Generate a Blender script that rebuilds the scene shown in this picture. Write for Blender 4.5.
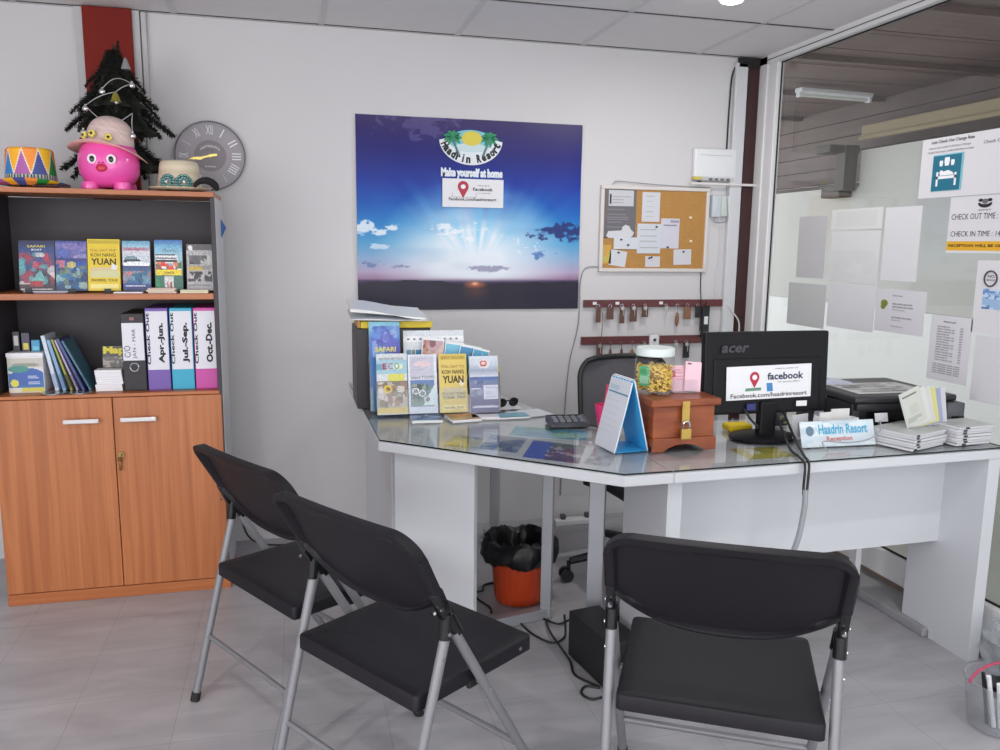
import bpy, bmesh, math, random
import numpy as np
from mathutils import Vector, Matrix

sc = bpy.context.scene
for o in list(bpy.data.objects): bpy.data.objects.remove(o)
COL = sc.collection
PI = math.pi
rnd = random.Random(7)

# ------------------------------------------------------------------ camera, world, light, exposure
F_PX, YAW, PITCH, ROLL = 807.54, 0.2507, 0.1590, 0.0123
cam_d = bpy.data.cameras.new('camera'); cam = bpy.data.objects.new('camera', cam_d); COL.objects.link(cam)
cam_d.sensor_width = 36.0; cam_d.sensor_fit = 'HORIZONTAL'; cam_d.lens = F_PX * 36.0 / 1000.0
fw = Vector((math.sin(YAW)*math.cos(PITCH), math.cos(YAW)*math.cos(PITCH), -math.sin(PITCH)))
rt = Vector((math.cos(YAW), -math.sin(YAW), 0)); up = rt.cross(fw)
r2 = math.cos(ROLL)*rt + math.sin(ROLL)*up; u2 = -math.sin(ROLL)*rt + math.cos(ROLL)*up
mw = Matrix((r2, u2, -fw)).transposed().to_4x4(); mw.translation = (0, -3.8007, 1.3822)
cam.matrix_world = mw; cam_d.clip_start = 0.02
sc.camera = cam
sc.view_settings.view_transform = 'Standard'; sc.view_settings.look = 'None'
sc.view_settings.gamma = 1.0; sc.view_settings.use_curve_mapping = False
sc.view_settings.exposure = -0.06
sc.cycles.use_denoising = True
sc.cycles.max_bounces = 10; sc.cycles.transparent_max_bounces = 16
sc.cycles.caustics_reflective = False; sc.cycles.caustics_refractive = False

W = bpy.data.worlds.new('overcast_sky'); sc.world = W; W.use_nodes = True
W.node_tree.nodes['Background'].inputs[0].default_value = (0.93, 0.95, 0.98, 1)
W.node_tree.nodes['Background'].inputs[1].default_value = 1.9

def area_light(name, loc, direction, sx, sy, power, color):
    l = bpy.data.lights.new(name, 'AREA'); l.shape = 'RECTANGLE'; l.size = sx; l.size_y = sy
    l.energy = power; l.color = color
    o = bpy.data.objects.new(name, l); COL.objects.link(o); o.location = loc
    o.rotation_euler = Vector(direction).to_track_quat('-Z', 'Y').to_euler(); return o
# daylight through the open shop front behind the camera
area_light('shopfront_daylight', (-0.1, -5.55, 1.25), (0.0, 1, -0.03), 4.4, 2.0, 58, (0.985, 0.975, 0.985))
area_light('added_left_daylight', (-2.66, -4.1, 1.35), (1, .25, -.08), 2.3, 1.6, 52, (0.985, 0.975, 0.985))  # area lamp added for light from the left, at an unseen opening
# overcast daylight falling into the porch outside the glass wall
area_light('porch_daylight', (3.4, 4.6, 2.2), (0.0, -1, -0.35), 2.0, 1.6, 40, (0.985, 0.985, 0.985))

# ------------------------------------------------------------------ helpers: colour, materials
def lin(c):
    r = []
    for x in c[:3]:
        x = x/255.0
        r.append(x/12.92 if x <= 0.04045 else ((x+0.055)/1.055)**2.4)
    return tuple(r)
MATS = {}
def mat(name, c, rough=0.5, metal=0.0, noise=0.0, nscale=20, bump=0.0, spec=0.5, coat=0.0):
    if name in MATS: return MATS[name]
    m = bpy.data.materials.new(name); m.use_nodes = True; nt = m.node_tree; b = nt.nodes['Principled BSDF']
    l = lin(c); b.inputs['Base Color'].default_value = (*l, 1); b.inputs['Roughness'].default_value = rough
    b.inputs['Metallic'].default_value = metal; b.inputs['Specular IOR Level'].default_value = spec
    if coat: b.inputs['Coat Weight'].default_value = coat; b.inputs['Coat Roughness'].default_value = 0.05
    tc = nt.nodes.new('ShaderNodeTexCoord'); nz = nt.nodes.new('ShaderNodeTexNoise')
    nz.inputs['Scale'].default_value = nscale; nz.inputs['Detail'].default_value = 4
    nt.links.new(tc.outputs['Object'], nz.inputs['Vector'])
    if noise:
        mx = nt.nodes.new('ShaderNodeMix'); mx.data_type = 'RGBA'
        mx.inputs['A'].default_value = (*[x*(1-noise) for x in l], 1); mx.inputs['B'].default_value = (*[min(1, x*(1+noise)) for x in l], 1)
        nt.links.new(nz.outputs['Fac'], mx.inputs['Factor']); nt.links.new(mx.outputs['Result'], b.inputs['Base Color'])
    if bump:
        bp = nt.nodes.new('ShaderNodeBump'); bp.inputs['Strength'].default_value = bump; bp.inputs['Distance'].default_value = 0.002
        nt.links.new(nz.outputs['Fac'], bp.inputs['Height']); nt.links.new(bp.outputs['Normal'], b.inputs['Normal'])
    MATS[name] = m; return m
def wood(name, c1, c2, scale=(30, 30, 1.6), rough=0.4):
    m = bpy.data.materials.new(name); m.use_nodes = True; nt = m.node_tree; b = nt.nodes['Principled BSDF']
    tc = nt.nodes.new('ShaderNodeTexCoord'); mp = nt.nodes.new('ShaderNodeMapping'); mp.inputs['Scale'].default_value = scale
    nz = nt.nodes.new('ShaderNodeTexNoise'); nz.inputs['Scale'].default_value = 1.0; nz.inputs['Detail'].default_value = 6; nz.inputs['Distortion'].default_value = 0.6
    rp = nt.nodes.new('ShaderNodeValToRGB'); rp.color_ramp.elements[0].position = 0.3; rp.color_ramp.elements[1].position = 0.72
    rp.color_ramp.elements[0].color = (*lin(c1), 1); rp.color_ramp.elements[1].color = (*lin(c2), 1)
    nt.links.new(tc.outputs['Object'], mp.inputs['Vector']); nt.links.new(mp.outputs['Vector'], nz.inputs['Vector'])
    nt.links.new(nz.outputs['Fac'], rp.inputs['Fac']); nt.links.new(rp.outputs['Color'], b.inputs['Base Color'])
    b.inputs['Roughness'].default_value = rough; MATS[name] = m; return m
def clear(name, tint, gloss_rough=0.02, ior=1.45, cover=0.0, cover_col=(255, 255, 255)):
    """clear glass or plastic: see-through, Fresnel gloss, optional milky cover"""
    m = bpy.data.materials.new(name); m.use_nodes = True; nt = m.node_tree; nt.nodes.clear()
    out = nt.nodes.new('ShaderNodeOutputMaterial'); tr = nt.nodes.new('ShaderNodeBsdfTransparent'); gl = nt.nodes.new('ShaderNodeBsdfGlossy')
    tr.inputs['Color'].default_value = (*tint, 1); gl.inputs['Roughness'].default_value = gloss_rough
    fr = nt.nodes.new('ShaderNodeFresnel'); ge = nt.nodes.new('ShaderNodeNewGeometry'); mi = nt.nodes.new('ShaderNodeMix'); mi.data_type = 'FLOAT'
    mi.inputs['A'].default_value = ior; mi.inputs['B'].default_value = 1.0/ior     # same gloss on both faces of a thin sheet
    nt.links.new(ge.outputs['Backfacing'], mi.inputs['Factor']); nt.links.new(mi.outputs['Result'], fr.inputs['IOR'])
    mx = nt.nodes.new('ShaderNodeMixShader'); nt.links.new(fr.outputs[0], mx.inputs[0]); nt.links.new(tr.outputs[0], mx.inputs[1]); nt.links.new(gl.outputs[0], mx.inputs[2])
    last = mx
    if cover:
        df = nt.nodes.new('ShaderNodeBsdfDiffuse'); df.inputs['Color'].default_value = (*lin(cover_col), 1)
        m2 = nt.nodes.new('ShaderNodeMixShader'); m2.inputs[0].default_value = cover
        nt.links.new(mx.outputs[0], m2.inputs[1]); nt.links.new(df.outputs[0], m2.inputs[2]); last = m2
    nt.links.new(last.outputs[0], out.inputs['Surface']); MATS[name] = m; return m
def glow(name, c, s):
    m = bpy.data.materials.new(name); m.use_nodes = True; b = m.node_tree.nodes['Principled BSDF']
    b.inputs['Emission Color'].default_value = (*lin(c), 1); b.inputs['Emission Strength'].default_value = s
    b.inputs['Base Color'].default_value = (*lin(c), 1); return m
def print_mat(name, rough=0.35):
    m = bpy.data.materials.new(name); m.use_nodes = True; nt = m.node_tree; b = nt.nodes['Principled BSDF']
    at = nt.nodes.new('ShaderNodeAttribute'); at.attribute_name = 'print'
    nt.links.new(at.outputs['Color'], b.inputs['Base Color']); b.inputs['Roughness'].default_value = rough; return m
PRINT = print_mat('printed_paper', 0.32); PRINTM = print_mat('printed_matte', 0.6)

# ------------------------------------------------------------------ helpers: meshes
class MB:
    def __init__(s): s.bm = bmesh.new()
    def face(s, vs): return s.bm.faces.new([s.bm.verts.new(v) for v in vs])
    def box(s, x0, x1, y0, y1, z0, z1, bev=0.0, seg=2):
        m = Matrix.Translation(((x0+x1)/2, (y0+y1)/2, (z0+z1)/2)) @ Matrix.Diagonal((abs(x1-x0), abs(y1-y0), abs(z1-z0), 1))
        r = bmesh.ops.create_cube(s.bm, size=1, matrix=m)
        if bev:
            es = list({e for v in r['verts'] for e in v.link_edges})
            bmesh.ops.bevel(s.bm, geom=es, offset=bev, segments=seg, affect='EDGES', profile=0.5)
        return s
    def obox(s, c, ex, ey, ez, sx, sy, sz, bev=0.0):
        ex, ey, ez = [Vector(e).normalized() for e in (ex, ey, ez)]
        R = Matrix((ex, ey, ez)).transposed().to_4x4()
        m = Matrix.Translation(Vector(c)) @ R @ Matrix.Diagonal((sx, sy, sz, 1))
        r = bmesh.ops.create_cube(s.bm, size=1, matrix=m)
        if bev:
            es = list({e for v in r['verts'] for e in v.link_edges})
            bmesh.ops.bevel(s.bm, geom=es, offset=bev, segments=2, affect='EDGES', profile=0.5)
        return s
    def tube(s, pts, r, n=12, caps=True):
        pts = [Vector(p) for p in pts]; rs = r if isinstance(r, (list, tuple)) else [r]*len(pts)
        rings = []; ref = None
        for i, p in enumerate(pts):
            d = (pts[min(i+1, len(pts)-1)] - pts[max(i-1, 0)]).normalized()
            if ref is None or abs(ref.dot(d)) > 0.95:
                ref = Vector((0, 0, 1)) if abs(d.z) < 0.9 else Vector((1, 0, 0))
            a = (ref - d*ref.dot(d)).normalized(); b = d.cross(a); ref = a
            rings.append([s.bm.verts.new(p + rs[i]*(math.cos(t)*a + math.sin(t)*b)) for t in [2*PI*k/n for k in range(n)]])
        for A, B in zip(rings, rings[1:]):
            for k in range(n): s.bm.faces.new((A[k], A[(k+1) % n], B[(k+1) % n], B[k]))
        if caps:
            s.bm.faces.new(rings[0][::-1]); s.bm.faces.new(rings[-1])
        return s
    def lathe(s, prof, n=32, c=(0, 0, 0), sx=1, sy=1, cap=True):
        rings = []
        for r, z in prof:
            rings.append([s.bm.verts.new((c[0]+sx*r*math.cos(2*PI*k/n), c[1]+sy*r*math.sin(2*PI*k/n), c[2]+z)) for k in range(n)])
        for A, B in zip(rings, rings[1:]):
            for k in range(n): s.bm.faces.new((A[k], A[(k+1) % n], B[(k+1) % n], B[k]))
        if cap:
            if prof[0][0] > 1e-5: s.bm.faces.new(rings[0][::-1])
            if prof[-1][0] > 1e-5: s.bm.faces.new(rings[-1])
        return s
    def prism(s, poly, ex, ey, o, t):
        """polygon in the plane (ex,ey) at o, thickened by t along ex x ey"""
        ex, ey, o = Vector(ex), Vector(ey), Vector(o); n = ex.cross(ey).normalized()*t
        A = [s.bm.verts.new(o+ex*x+ey*y) for x, y in poly]; B = [s.bm.verts.new(v.co+n) for v in A]
        s.bm.faces.new(A[::-1]); s.bm.faces.new(B); k = len(A)
        for i in range(k): s.bm.faces.new((A[i], A[(i+1) % k], B[(i+1) % k], B[i]))
        return s
    def sphere(s, c, r, sx=1, sy=1, sz=1, u=16, v=10):
        bmesh.ops.create_uvsphere(s.bm, u_segments=u, v_segments=v, radius=r, matrix=Matrix.Translation(c) @ Matrix.Diagonal((sx, sy, sz, 1))); return s
    def grid(s, f, nu, nv):
        V = [[s.bm.verts.new(f(i/nu, j/nv)) for i in range(nu+1)] for j in range(nv+1)]
        for j in range(nv):
            for i in range(nu): s.bm.faces.new((V[j][i], V[j][i+1], V[j+1][i+1], V[j+1][i]))
        return s
    def build(s, name, m, parent=None, smooth=False, loc=None):
        bmesh.ops.remove_doubles(s.bm, verts=s.bm.verts, dist=1e-6)
        bmesh.ops.recalc_face_normals(s.bm, faces=s.bm.faces)
        me = bpy.data.meshes.new(name); s.bm.to_mesh(me); s.bm.free()
        if m: me.materials.append(m)
        if smooth:
            me.polygons.foreach_set('use_smooth', [True]*len(me.polygons))
            try: me.set_sharp_from_angle(angle=math.radians(40))
            except Exception: pass
        o = bpy.data.objects.new(name, me); COL.objects.link(o)
        if parent: o.parent = parent
        if loc: o.location = loc
        return o
def tag(o, label, cat, group=None):
    o['label'] = label; o['category'] = cat
    if group: o['group'] = group
    return o
def thing(name, label, cat, loc=(0, 0, 0), rz=0, group=None):
    o = bpy.data.objects.new(name, None); COL.objects.link(o); o.empty_display_size = 0.05
    o.location = loc; o.rotation_euler = (0, 0, rz); return tag(o, label, cat, group)
def struct(o): o['kind'] = 'structure'; return o
def copy_tree(o, parent=None):
    c = o.copy(); COL.objects.link(c)
    if parent: c.parent = parent
    for ch in [k for k in bpy.data.objects if k.parent == o]: copy_tree(ch, c)
    return c

# ------------------------------------------------------------------ helpers: printed sheets and lettering
class Img:
    def __init__(s, w, h, c=(255, 255, 255)):
        s.w, s.h = w, h; s.a = np.zeros((h, w, 3)); s.a[:] = c
        s.U, s.V = np.meshgrid((np.arange(w)+.5)/w, (np.arange(h)+.5)/h)
    def put(s, m, c, al=1.0): m = (m*al)[..., None]; s.a = s.a*(1-m)+np.array(c)*m; return s
    def rect(s, u0, v0, u1, v1, c, al=1): return s.put(((s.U >= u0) & (s.U <= u1) & (s.V >= v0) & (s.V <= v1)).astype(float), c, al)
    def ell(s, u, v, ru, rv, c, al=1): return s.put((((s.U-u)/ru)**2+((s.V-v)/rv)**2 <= 1).astype(float), c, al)
    def vgrad(s, stops, v0=0, v1=1):
        m = ((s.V >= v0) & (s.V <= v1)).astype(float)[..., None]; st = sorted(stops)
        g = np.stack([np.interp(s.V, [x[0] for x in st], [x[1][k] for x in st]) for k in range(3)], -1); s.a = s.a*(1-m)+g*m; return s
    def tri(s, p, c, al=1):
        (x0, y0), (x1, y1), (x2, y2) = p; d = (y1-y2)*(x0-x2)+(x2-x1)*(y0-y2)
        a = ((y1-y2)*(s.U-x2)+(x2-x1)*(s.V-y2))/d; b = ((y2-y0)*(s.U-x2)+(x0-x2)*(s.V-y2))/d
        return s.put(((a >= 0) & (b >= 0) & (a+b <= 1)).astype(float), c, al)
    def blotch(s, u0, v0, u1, v1, cols, seed, n=40, sz=0.12, al=0.85):
        r = random.Random(seed)
        for _ in range(n):
            u, v = r.uniform(u0, u1), r.uniform(v0, v1); m = (((s.U-u)/(sz*r.uniform(.3, 1.2)))**2+((s.V-v)/(sz*.6*r.uniform(.3, 1.2)))**2 <= 1) & (s.U >= u0) & (s.U <= u1) & (s.V >= v0) & (s.V <= v1)
            s.put(m.astype(float), r.choice(cols), al)
        return s
    def lines(s, u0, v0, u1, v1, n, c, seed=0, al=1, h=.3):
        r = random.Random(seed)
        for k in range(n):
            v = v1-(k+.5)*(v1-v0)/n; t = (v1-v0)/n*h
            s.rect(u0, v-t/2, u0+(u1-u0)*r.uniform(.55, 1), v+t/2, c, al)
        return s
def speck(im, seed, amp=.16):
    r = np.random.RandomState(seed); f = 1+amp*(r.rand(im.h, im.w)-.5)*2; im.a = np.clip(im.a*f[..., None], 0, 255); return im
LINT = np.array([lin((i, 0, 0))[0] for i in range(256)])
def sheet(name, w, h, img, parent=None, o=(0, 0, 0), ex=(1, 0, 0), ey=(0, 0, 1), t=0.004, m=None, back=(225, 225, 225), bend=None):
    """thin box whose front carries a printed image; o is the lower left corner of the front"""
    ex, ey, o = Vector(ex).normalized(), Vector(ey).normalized(), Vector(o); n = ex.cross(ey)
    W_, H_ = img.w, img.h
    verts = []; faces = []; cols = []
    def P(i, j, d): 
        p = o+ex*(w*i/W_)+ey*(h*j/H_)-n*d
        if bend and not d: p = p+n*bend(i/W_, j/H_)
        return p
    for j in range(H_+1):
        for i in range(W_+1): verts.append(P(i, j, 0))
    L = np.clip(img.a, 0, 255).astype(int)
    for j in range(H_):
        for i in range(W_):
            a = j*(W_+1)+i; faces.append((a, a+1, a+W_+2, a+W_+1)); cols.append(LINT[L[j, i]])
    b0 = len(verts)
    ring = [(i, 0) for i in range(W_)]+[(W_, j) for j in range(H_)]+[(i, H_) for i in range(W_, 0, -1)]+[(0, j) for j in range(H_, 0, -1)]
    for i, j in ring: verts.append(P(i, j, t))
    N = len(ring); bc = np.array(lin(back))
    for k in range(N):
        i, j = ring[k]; i2, j2 = ring[(k+1) % N]
        faces.append((j*(W_+1)+i, b0+k, b0+(k+1) % N, j2*(W_+1)+i2)); cols.append(bc)
    faces.append(tuple(b0+k for k in range(N-1, -1, -1))); cols.append(bc)
    me = bpy.data.meshes.new(name); me.from_pydata([tuple(v) for v in verts], [], faces)
    ca = me.color_attributes.new('print', 'FLOAT_COLOR', 'CORNER')
    arr = np.ones((len(me.loops), 4), dtype=np.float32); k = 0
    for f, c in zip(faces, cols):
        arr[k:k+len(f), :3] = c; k += len(f)
    ca.data.foreach_set('color', arr.ravel()); me.materials.append(m or PRINT)
    ob = bpy.data.objects.new(name, me); COL.objects.link(ob)
    if parent: ob.parent = parent
    return ob
TXT = {}
def text_mesh(s, bold):
    key = (s, bold)
    if key not in TXT:
        cu = bpy.data.curves.new('lettering', 'FONT'); cu.body = s; cu.size = 1; cu.align_x = 'LEFT'; cu.offset = bold; cu.resolution_u = 2
        ob = bpy.data.objects.new('lettering_tmp', cu); me = bpy.data.meshes.new_from_object(ob)
        bpy.data.objects.remove(ob); bpy.data.curves.remove(cu)
        co = np.array([v.co[:2] for v in me.vertices]).reshape(-1, 2)
        pf = [tuple(p.vertices) for p in me.polygons]; bpy.data.meshes.remove(me); TXT[key] = (co, pf)
    return TXT[key]
def text(s, m, parent, o, w, h, ex=(1, 0, 0), ey=(0, 0, 1), bold=0.015, name='lettering', shear=0.0, warp=None, lift=0.0006):
    """lettering scaled into a w x h frame whose lower left corner is o (w None keeps the letter shape)"""
    co, pf = text_mesh(s, bold); 
    if not len(co): return None
    mn, mx = co.min(0), co.max(0); c = co-mn; d = np.maximum(mx-mn, 1e-6)
    sy = h/d[1]; sx = (w/d[0]) if w else sy
    c = c*[sx, sy]; ex, ey = Vector(ex).normalized(), Vector(ey).normalized(); n = ex.cross(ey); o = Vector(o)+n*lift
    vs = []
    for x, y in c:
        x = x+shear*y
        if warp: x, y = warp(x, y)
        vs.append(tuple(o+ex*x+ey*y))
    me = bpy.data.meshes.new(name); me.from_pydata(vs, [], pf); me.materials.append(m)
    ob = bpy.data.objects.new(name, me); COL.objects.link(ob)
    if parent: ob.parent = parent
    return ob

INK = mat('black_ink', (28, 26, 34), 0.6); INK_GREY = mat('grey_ink', (105, 103, 110), 0.6); INK_WHITE = mat('white_ink', (235, 236, 240), 0.5)
INK_BLUE = mat('blue_ink', (45, 110, 170), 0.5); INK_NAVY = mat('navy_ink', (30, 40, 95), 0.5); INK_RED = mat('red_ink', (178, 40, 66), 0.5)
INK_BROWN = mat('brown_ink', (70, 55, 25), 0.6); INK_TAN = mat('tan_ink', (165, 120, 70), 0.6); INK_YELLOW = mat('yellow_ink', (215, 205, 90), 0.5)
INK_GREEN = mat('green_ink', (40, 130, 85), 0.5)
BLACK = mat('black_plastic', (28, 27, 31), 0.5, noise=.08, bump=.05, nscale=300)
BLACK_GLOSS = mat('black_gloss_plastic', (16, 16, 19), 0.25)
WHITE_P = mat('white_plastic', (226, 227, 230), 0.35)
PAPER = mat('white_paper', (228, 228, 232), 0.7, noise=.02)
STEEL = mat('satin_steel', (126, 126, 130), 0.42, metal=0.25, noise=.05, nscale=6)
ALU = mat('grey_alu', (176, 178, 184), 0.38, metal=0.35)
WHITE_BOARD = mat('white_laminate', (203, 205, 210), 0.35, noise=.012, nscale=4)
CHROME = mat('chrome', (215, 215, 220), 0.15, metal=1.0)
GOLD = mat('gold', (200, 168, 92), 0.3, metal=0.75)
RUBBER = mat('black_rubber', (24, 24, 26), 0.7)
DARKRED = mat('maroon_paint', (78, 34, 38), 0.4, noise=.1)

# ================================================================== THE ROOM
ZC = 2.321; XR = 2.33; XL = -2.7; YF = -5.7
def wall_mat():
    m = mat('wall_paint', (208, 206, 208), 0.75, noise=.02, nscale=3, bump=.06); return m
WALL = wall_mat()
# floor: 30 cm grey stone-look tiles
fm = bpy.data.materials.new('grey_floor_tile'); fm.use_nodes = True; nt = fm.node_tree; b = nt.nodes['Principled BSDF']
tc = nt.nodes.new('ShaderNodeTexCoord'); mp = nt.nodes.new('ShaderNodeMapping'); mp.inputs['Location'].default_value = (0.37+.6, 1.577+.57, 0)
br = nt.nodes.new('ShaderNodeTexBrick'); br.offset = 0.0; br.inputs['Scale'].default_value = 1; br.inputs['Brick Width'].default_value = 0.301; br.inputs['Row Height'].default_value = 0.284
br.inputs['Mortar Size'].default_value = 0.0011; br.inputs['Mortar Smooth'].default_value = 0.2; br.inputs['Bias'].default_value = 0
br.inputs['Color1'].default_value = (*lin((172, 170, 174)), 1); br.inputs['Color2'].default_value = (*lin((177, 175, 178)), 1); br.inputs['Mortar'].default_value = (*lin((150, 148, 152)), 1)
m2 = nt.nodes.new('ShaderNodeMapping'); m2.inputs['Scale'].default_value = (2.2, 8.0, 1); nz = nt.nodes.new('ShaderNodeTexNoise'); nz.inputs['Scale'].default_value = 1.3; nz.inputs['Detail'].default_value = 6; nz.inputs['Distortion'].default_value = .8
rp = nt.nodes.new('ShaderNodeValToRGB'); rp.color_ramp.elements[0].position = .32; rp.color_ramp.elements[1].position = .7
rp.color_ramp.elements[0].color = (.78, .78, .79, 1); rp.color_ramp.elements[1].color = (1, 1, 1, 1)
mx = nt.nodes.new('ShaderNodeMix'); mx.data_type = 'RGBA'; mx.blend_type = 'MULTIPLY'; mx.inputs['Factor'].default_value = 1
L = nt.links.new; L(tc.outputs['Object'], mp.inputs['Vector']); L(mp.outputs['Vector'], br.inputs['Vector']); L(tc.outputs['Object'], m2.inputs['Vector']); L(m2.outputs['Vector'], nz.inputs['Vector'])
L(nz.outputs['Fac'], rp.inputs['Fac']); L(br.outputs['Color'], mx.inputs['A']); L(rp.outputs['Color'], mx.inputs['B']); L(mx.outputs['Result'], b.inputs['Base Color'])
b.inputs['Roughness'].default_value = 0.33
struct(MB().box(XL, 2.36, YF, 0, -0.1, 0).build('floor', fm))
struct(MB().box(XL-.1, 2.345, 0, 0.12, -0.1, 2.6).build('wall_back', WALL))
struct(MB().box(XL-.1, XL, -2.9, 0, -0.1, 2.6).box(XL-.1, XL, YF, -5.3, -0.1, 2.6).box(XL-.1, XL, -5.3, -2.9, 2.2, 2.6).box(XL-.1, XL, -5.3, -2.9, -.1, .5).build('wall_left', WALL))  # out-of-view opening added for the left daylight
w = MB().box(XL, -2.3, YF-.1, YF, 0, 2.6).box(2.1, 2.36, YF-.1, YF, 0, 2.6).box(-2.3, 2.1, YF-.1, YF, 2.25, 2.6)
struct(w.build('wall_front', WALL))
# ceiling: 60 cm mineral tiles
CEIL = mat('ceiling_tile', (224, 221, 222), 0.85, noise=.03, nscale=9, bump=.25)
c = MB()
gx = [-.4508+.6*k for k in range(-5, 6)]; gy = [-.5757-.6*k for k in range(-1, 10)]
struct(MB().box(XL, 2.36, YF, 0, ZC, ZC+.06).build('ceiling', CEIL))
GRID = mat('ceiling_grid_metal', (205, 203, 204), 0.5)
g = MB()
for x in gx:
    if XL < x < 2.3: g.box(x-.012, x+.012, YF, -.001, ZC-.003, ZC+.001)
for y in gy:
    if YF < y < -.05: g.box(XL, 2.33, y-.008, y+.008, ZC-.0035, ZC+.001)
g.box(XL, 2.29, -.02, -.001, ZC-.004, ZC+.001)
struct(g.build('trim_1', GRID))
gd = MB()   # dark strips along the grid rails, shadow of the gap put in as colour
for y in gy:
    if YF < y < -.05: gd.box(XL, 2.33, y-.012, y-.008, ZC-.004, ZC+.001)
gd.box(XL, 2.29, -.024, -.02, ZC-.0035, ZC+.001)
struct(gd.build('trim_2', mat('painted_gap_shadow', (70, 66, 68), .8)))
# white conduit strips and dark red posts set into the back wall
REDPOST = mat('red_brown_post', (122, 34, 26), 0.65, noise=.2, nscale=5, spec=.2); DKRED = mat('dark_red_post', (54, 20, 22), 0.5, noise=.25, nscale=6)
p_ = MB().box(-.797, -.612, -.05, .0, .0, ZC-.004, .004); struct(p_.build('trim_3', REDPOST))
p_ = MB().box(-.83, -.797, -.03, .0, 0, ZC-.005).box(-.612, -.585, -.03, 0, 0, ZC-.005).box(-.582, -.56, -.022, 0, 0, ZC-.005, .004); struct(p_.build('trim_4', mat('grey_white_trim', (190, 189, 190), .6, noise=.03)))
r_ = random.Random(3)
ed = [(2.228+r_.uniform(-.006, .006), .0+z*ZC/24) for z in range(25)]
poly = [(2.292, ZC-.006), (2.292, 0)]+[(x, min(z, ZC-.006)) for x, z in ed]
struct(MB().prism(poly, (1, 0, 0), (0, 0, 1), (0, 0, 0), .018).build('trim_5', DKRED))
struct(MB().box(2.155, 2.222, -.03, 0, 0, ZC-.03, .006).build('trim_6', mat('white_trunking', (205, 206, 210), .5, noise=.03)))
struct(MB().box(2.17, 2.285, -.03, -.012, ZC-.05, ZC-.006).build('trim_7', mat('dark_socket', (32, 28, 30), .6)))

# glass wall on the right
FR = mat('white_alu_frame', (224, 223, 224), 0.35, noise=.02)
wf = thing('window_1', 'large clear glass wall in a white frame along the right side', 'window'); wf['kind'] = 'structure'; del wf['category']
f = MB().box(2.292, 2.342, -.085, 0, .04, ZC, .004).box(2.30, 2.340, -.158, -.085, .04, ZC-.04, .005)
f.box(2.292, 2.342, YF, 0, 2.278, ZC+.01, .004).box(2.30, 2.342, YF, -.1, .05, .172, .004).box(2.30, 2.36, -4.1, -4.03, .1, ZC)
f.build('frame', FR, wf)
gk = MB().box(2.322, 2.327, YF, -.155, .172, .180).box(2.322, 2.327, -.164, -.155, .172, 2.278).box(2.322, 2.327, YF, -.155, 2.272, 2.278)
gk.box(2.2905, 2.3, YF, -.09, 2.296, 2.2995)
gk.build('gasket', mat('black_gasket', (20, 20, 22), .6), wf)
MB().box(2.328, 2.336, YF, -.16, .178, 2.274).build('pane', clear('window_glass', (.93, .95, .95), 0.01, 1.5), wf)
MB().box(2.17, 2.385, -1.53, 0, 0, .035, .006).box(2.255, 2.385, YF, -1.53, 0, .035, .006).build('sill', mat('grey_sill', (150, 149, 152), .6, noise=.06), wf)
MB().box(2.294, 2.30, -1.6, -.3, .05, .068).build('sill_stripe', mat('brown_sill', (112, 98, 90), .5, noise=.2), wf)

# outside: paved porch, its dark roof, pale wall beyond
struct(MB().box(2.385, 6.4, -5.7, 6.5, -.12, -.02).build('floor_porch', mat('porch_paving', (170, 168, 160), .7, noise=.08, nscale=3)))
pr = MB(); 
for k in range(20): pr.box(2.36, 6.2, -2.2+.42*k, -2.2+.42*k+.405, 2.60, 2.64)
pr.box(2.36, 6.2, -2.2, 6.2, 2.625, 2.66)
for k in range(5): pr.box(2.36, 6.2, -1.3+1.1*k, -1.24+1.1*k, 2.565, 2.60)
PORCH = wood('porch_roof_wood', (92, 74, 70), (112, 92, 87), (1.5, 22, 22), .6)
struct(pr.build('ceiling_porch', PORCH))
OUTW = mat('outside_white_wall', (196, 194, 189), .7, noise=.03, nscale=2)
struct(MB().box(4.5, 4.62, -5.0, 2.03, -.02, 2.18).box(4.5, 4.62, 2.03, 6.4, -.02, 1.90).build('wall_porch', OUTW))
struct(MB().box(4.47, 4.5, -5.0, 6.4, -.02, .93).build('trim_9', mat('white_dado', (236, 236, 234), .6)))
bw = MB()
for k in range(7): bw.box(4.66, 4.72, -1.5, 6.4, 1.7+.13*k, 1.7+.13*k+.122)
struct(bw.build('trim_8', wood('outside_brown_planks', (86, 70, 66), (104, 86, 80), (14, 1.2, 14), .7)))
bm_ = MB().box(4.42, 4.5, -2.0, 1.95, 2.27, 2.36, .006).box(4.40, 4.44, -2.0, 1.95, 2.245, 2.27)
tag(bm_.build('porch_beam', mat('tan_beam', (142, 127, 96), .6, noise=.1)), 'long tan roof beam outside above the white porch wall', 'beam')
br_ = thing('wall_bracket', 'dark bracket post outside the glass at the step of the white wall', 'bracket', (4.42, 2.1, 1.86))
DB = mat('dark_brown_wood', (66, 54, 50), .6, noise=.15)
MB().box(-.06, .06, -.06, .06, 0, .36, .006).build('post', DB, br_); MB().box(-.2, .08, -.05, .14, .30, .36, .006).build('arm', DB, br_); MB().box(-.05, .07, .0, .24, -.05, .05, .006).build('foot', DB, br_)
ft = thing('fluorescent_light', 'white fluorescent batten light under the dark porch roof outside', 'lamp', (4.0, 1.74, 2.565), .07)
MB().box(-.33, .33, -.04, .04, -.03, 0, .006).build('housing', WHITE_P, ft)
MB().box(-.33, -.305, -.025, .025, -.065, -.03, .004).build('end_cap', WHITE_P, ft); MB().box(.305, .33, -.025, .025, -.065, -.03, .004).build('end_cap', WHITE_P, ft)
MB().tube([(-.31, 0, -.05), (.31, 0, -.05)], .012).build('tube', mat('tube_glass', (214, 214, 208), .3), ft)
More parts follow.
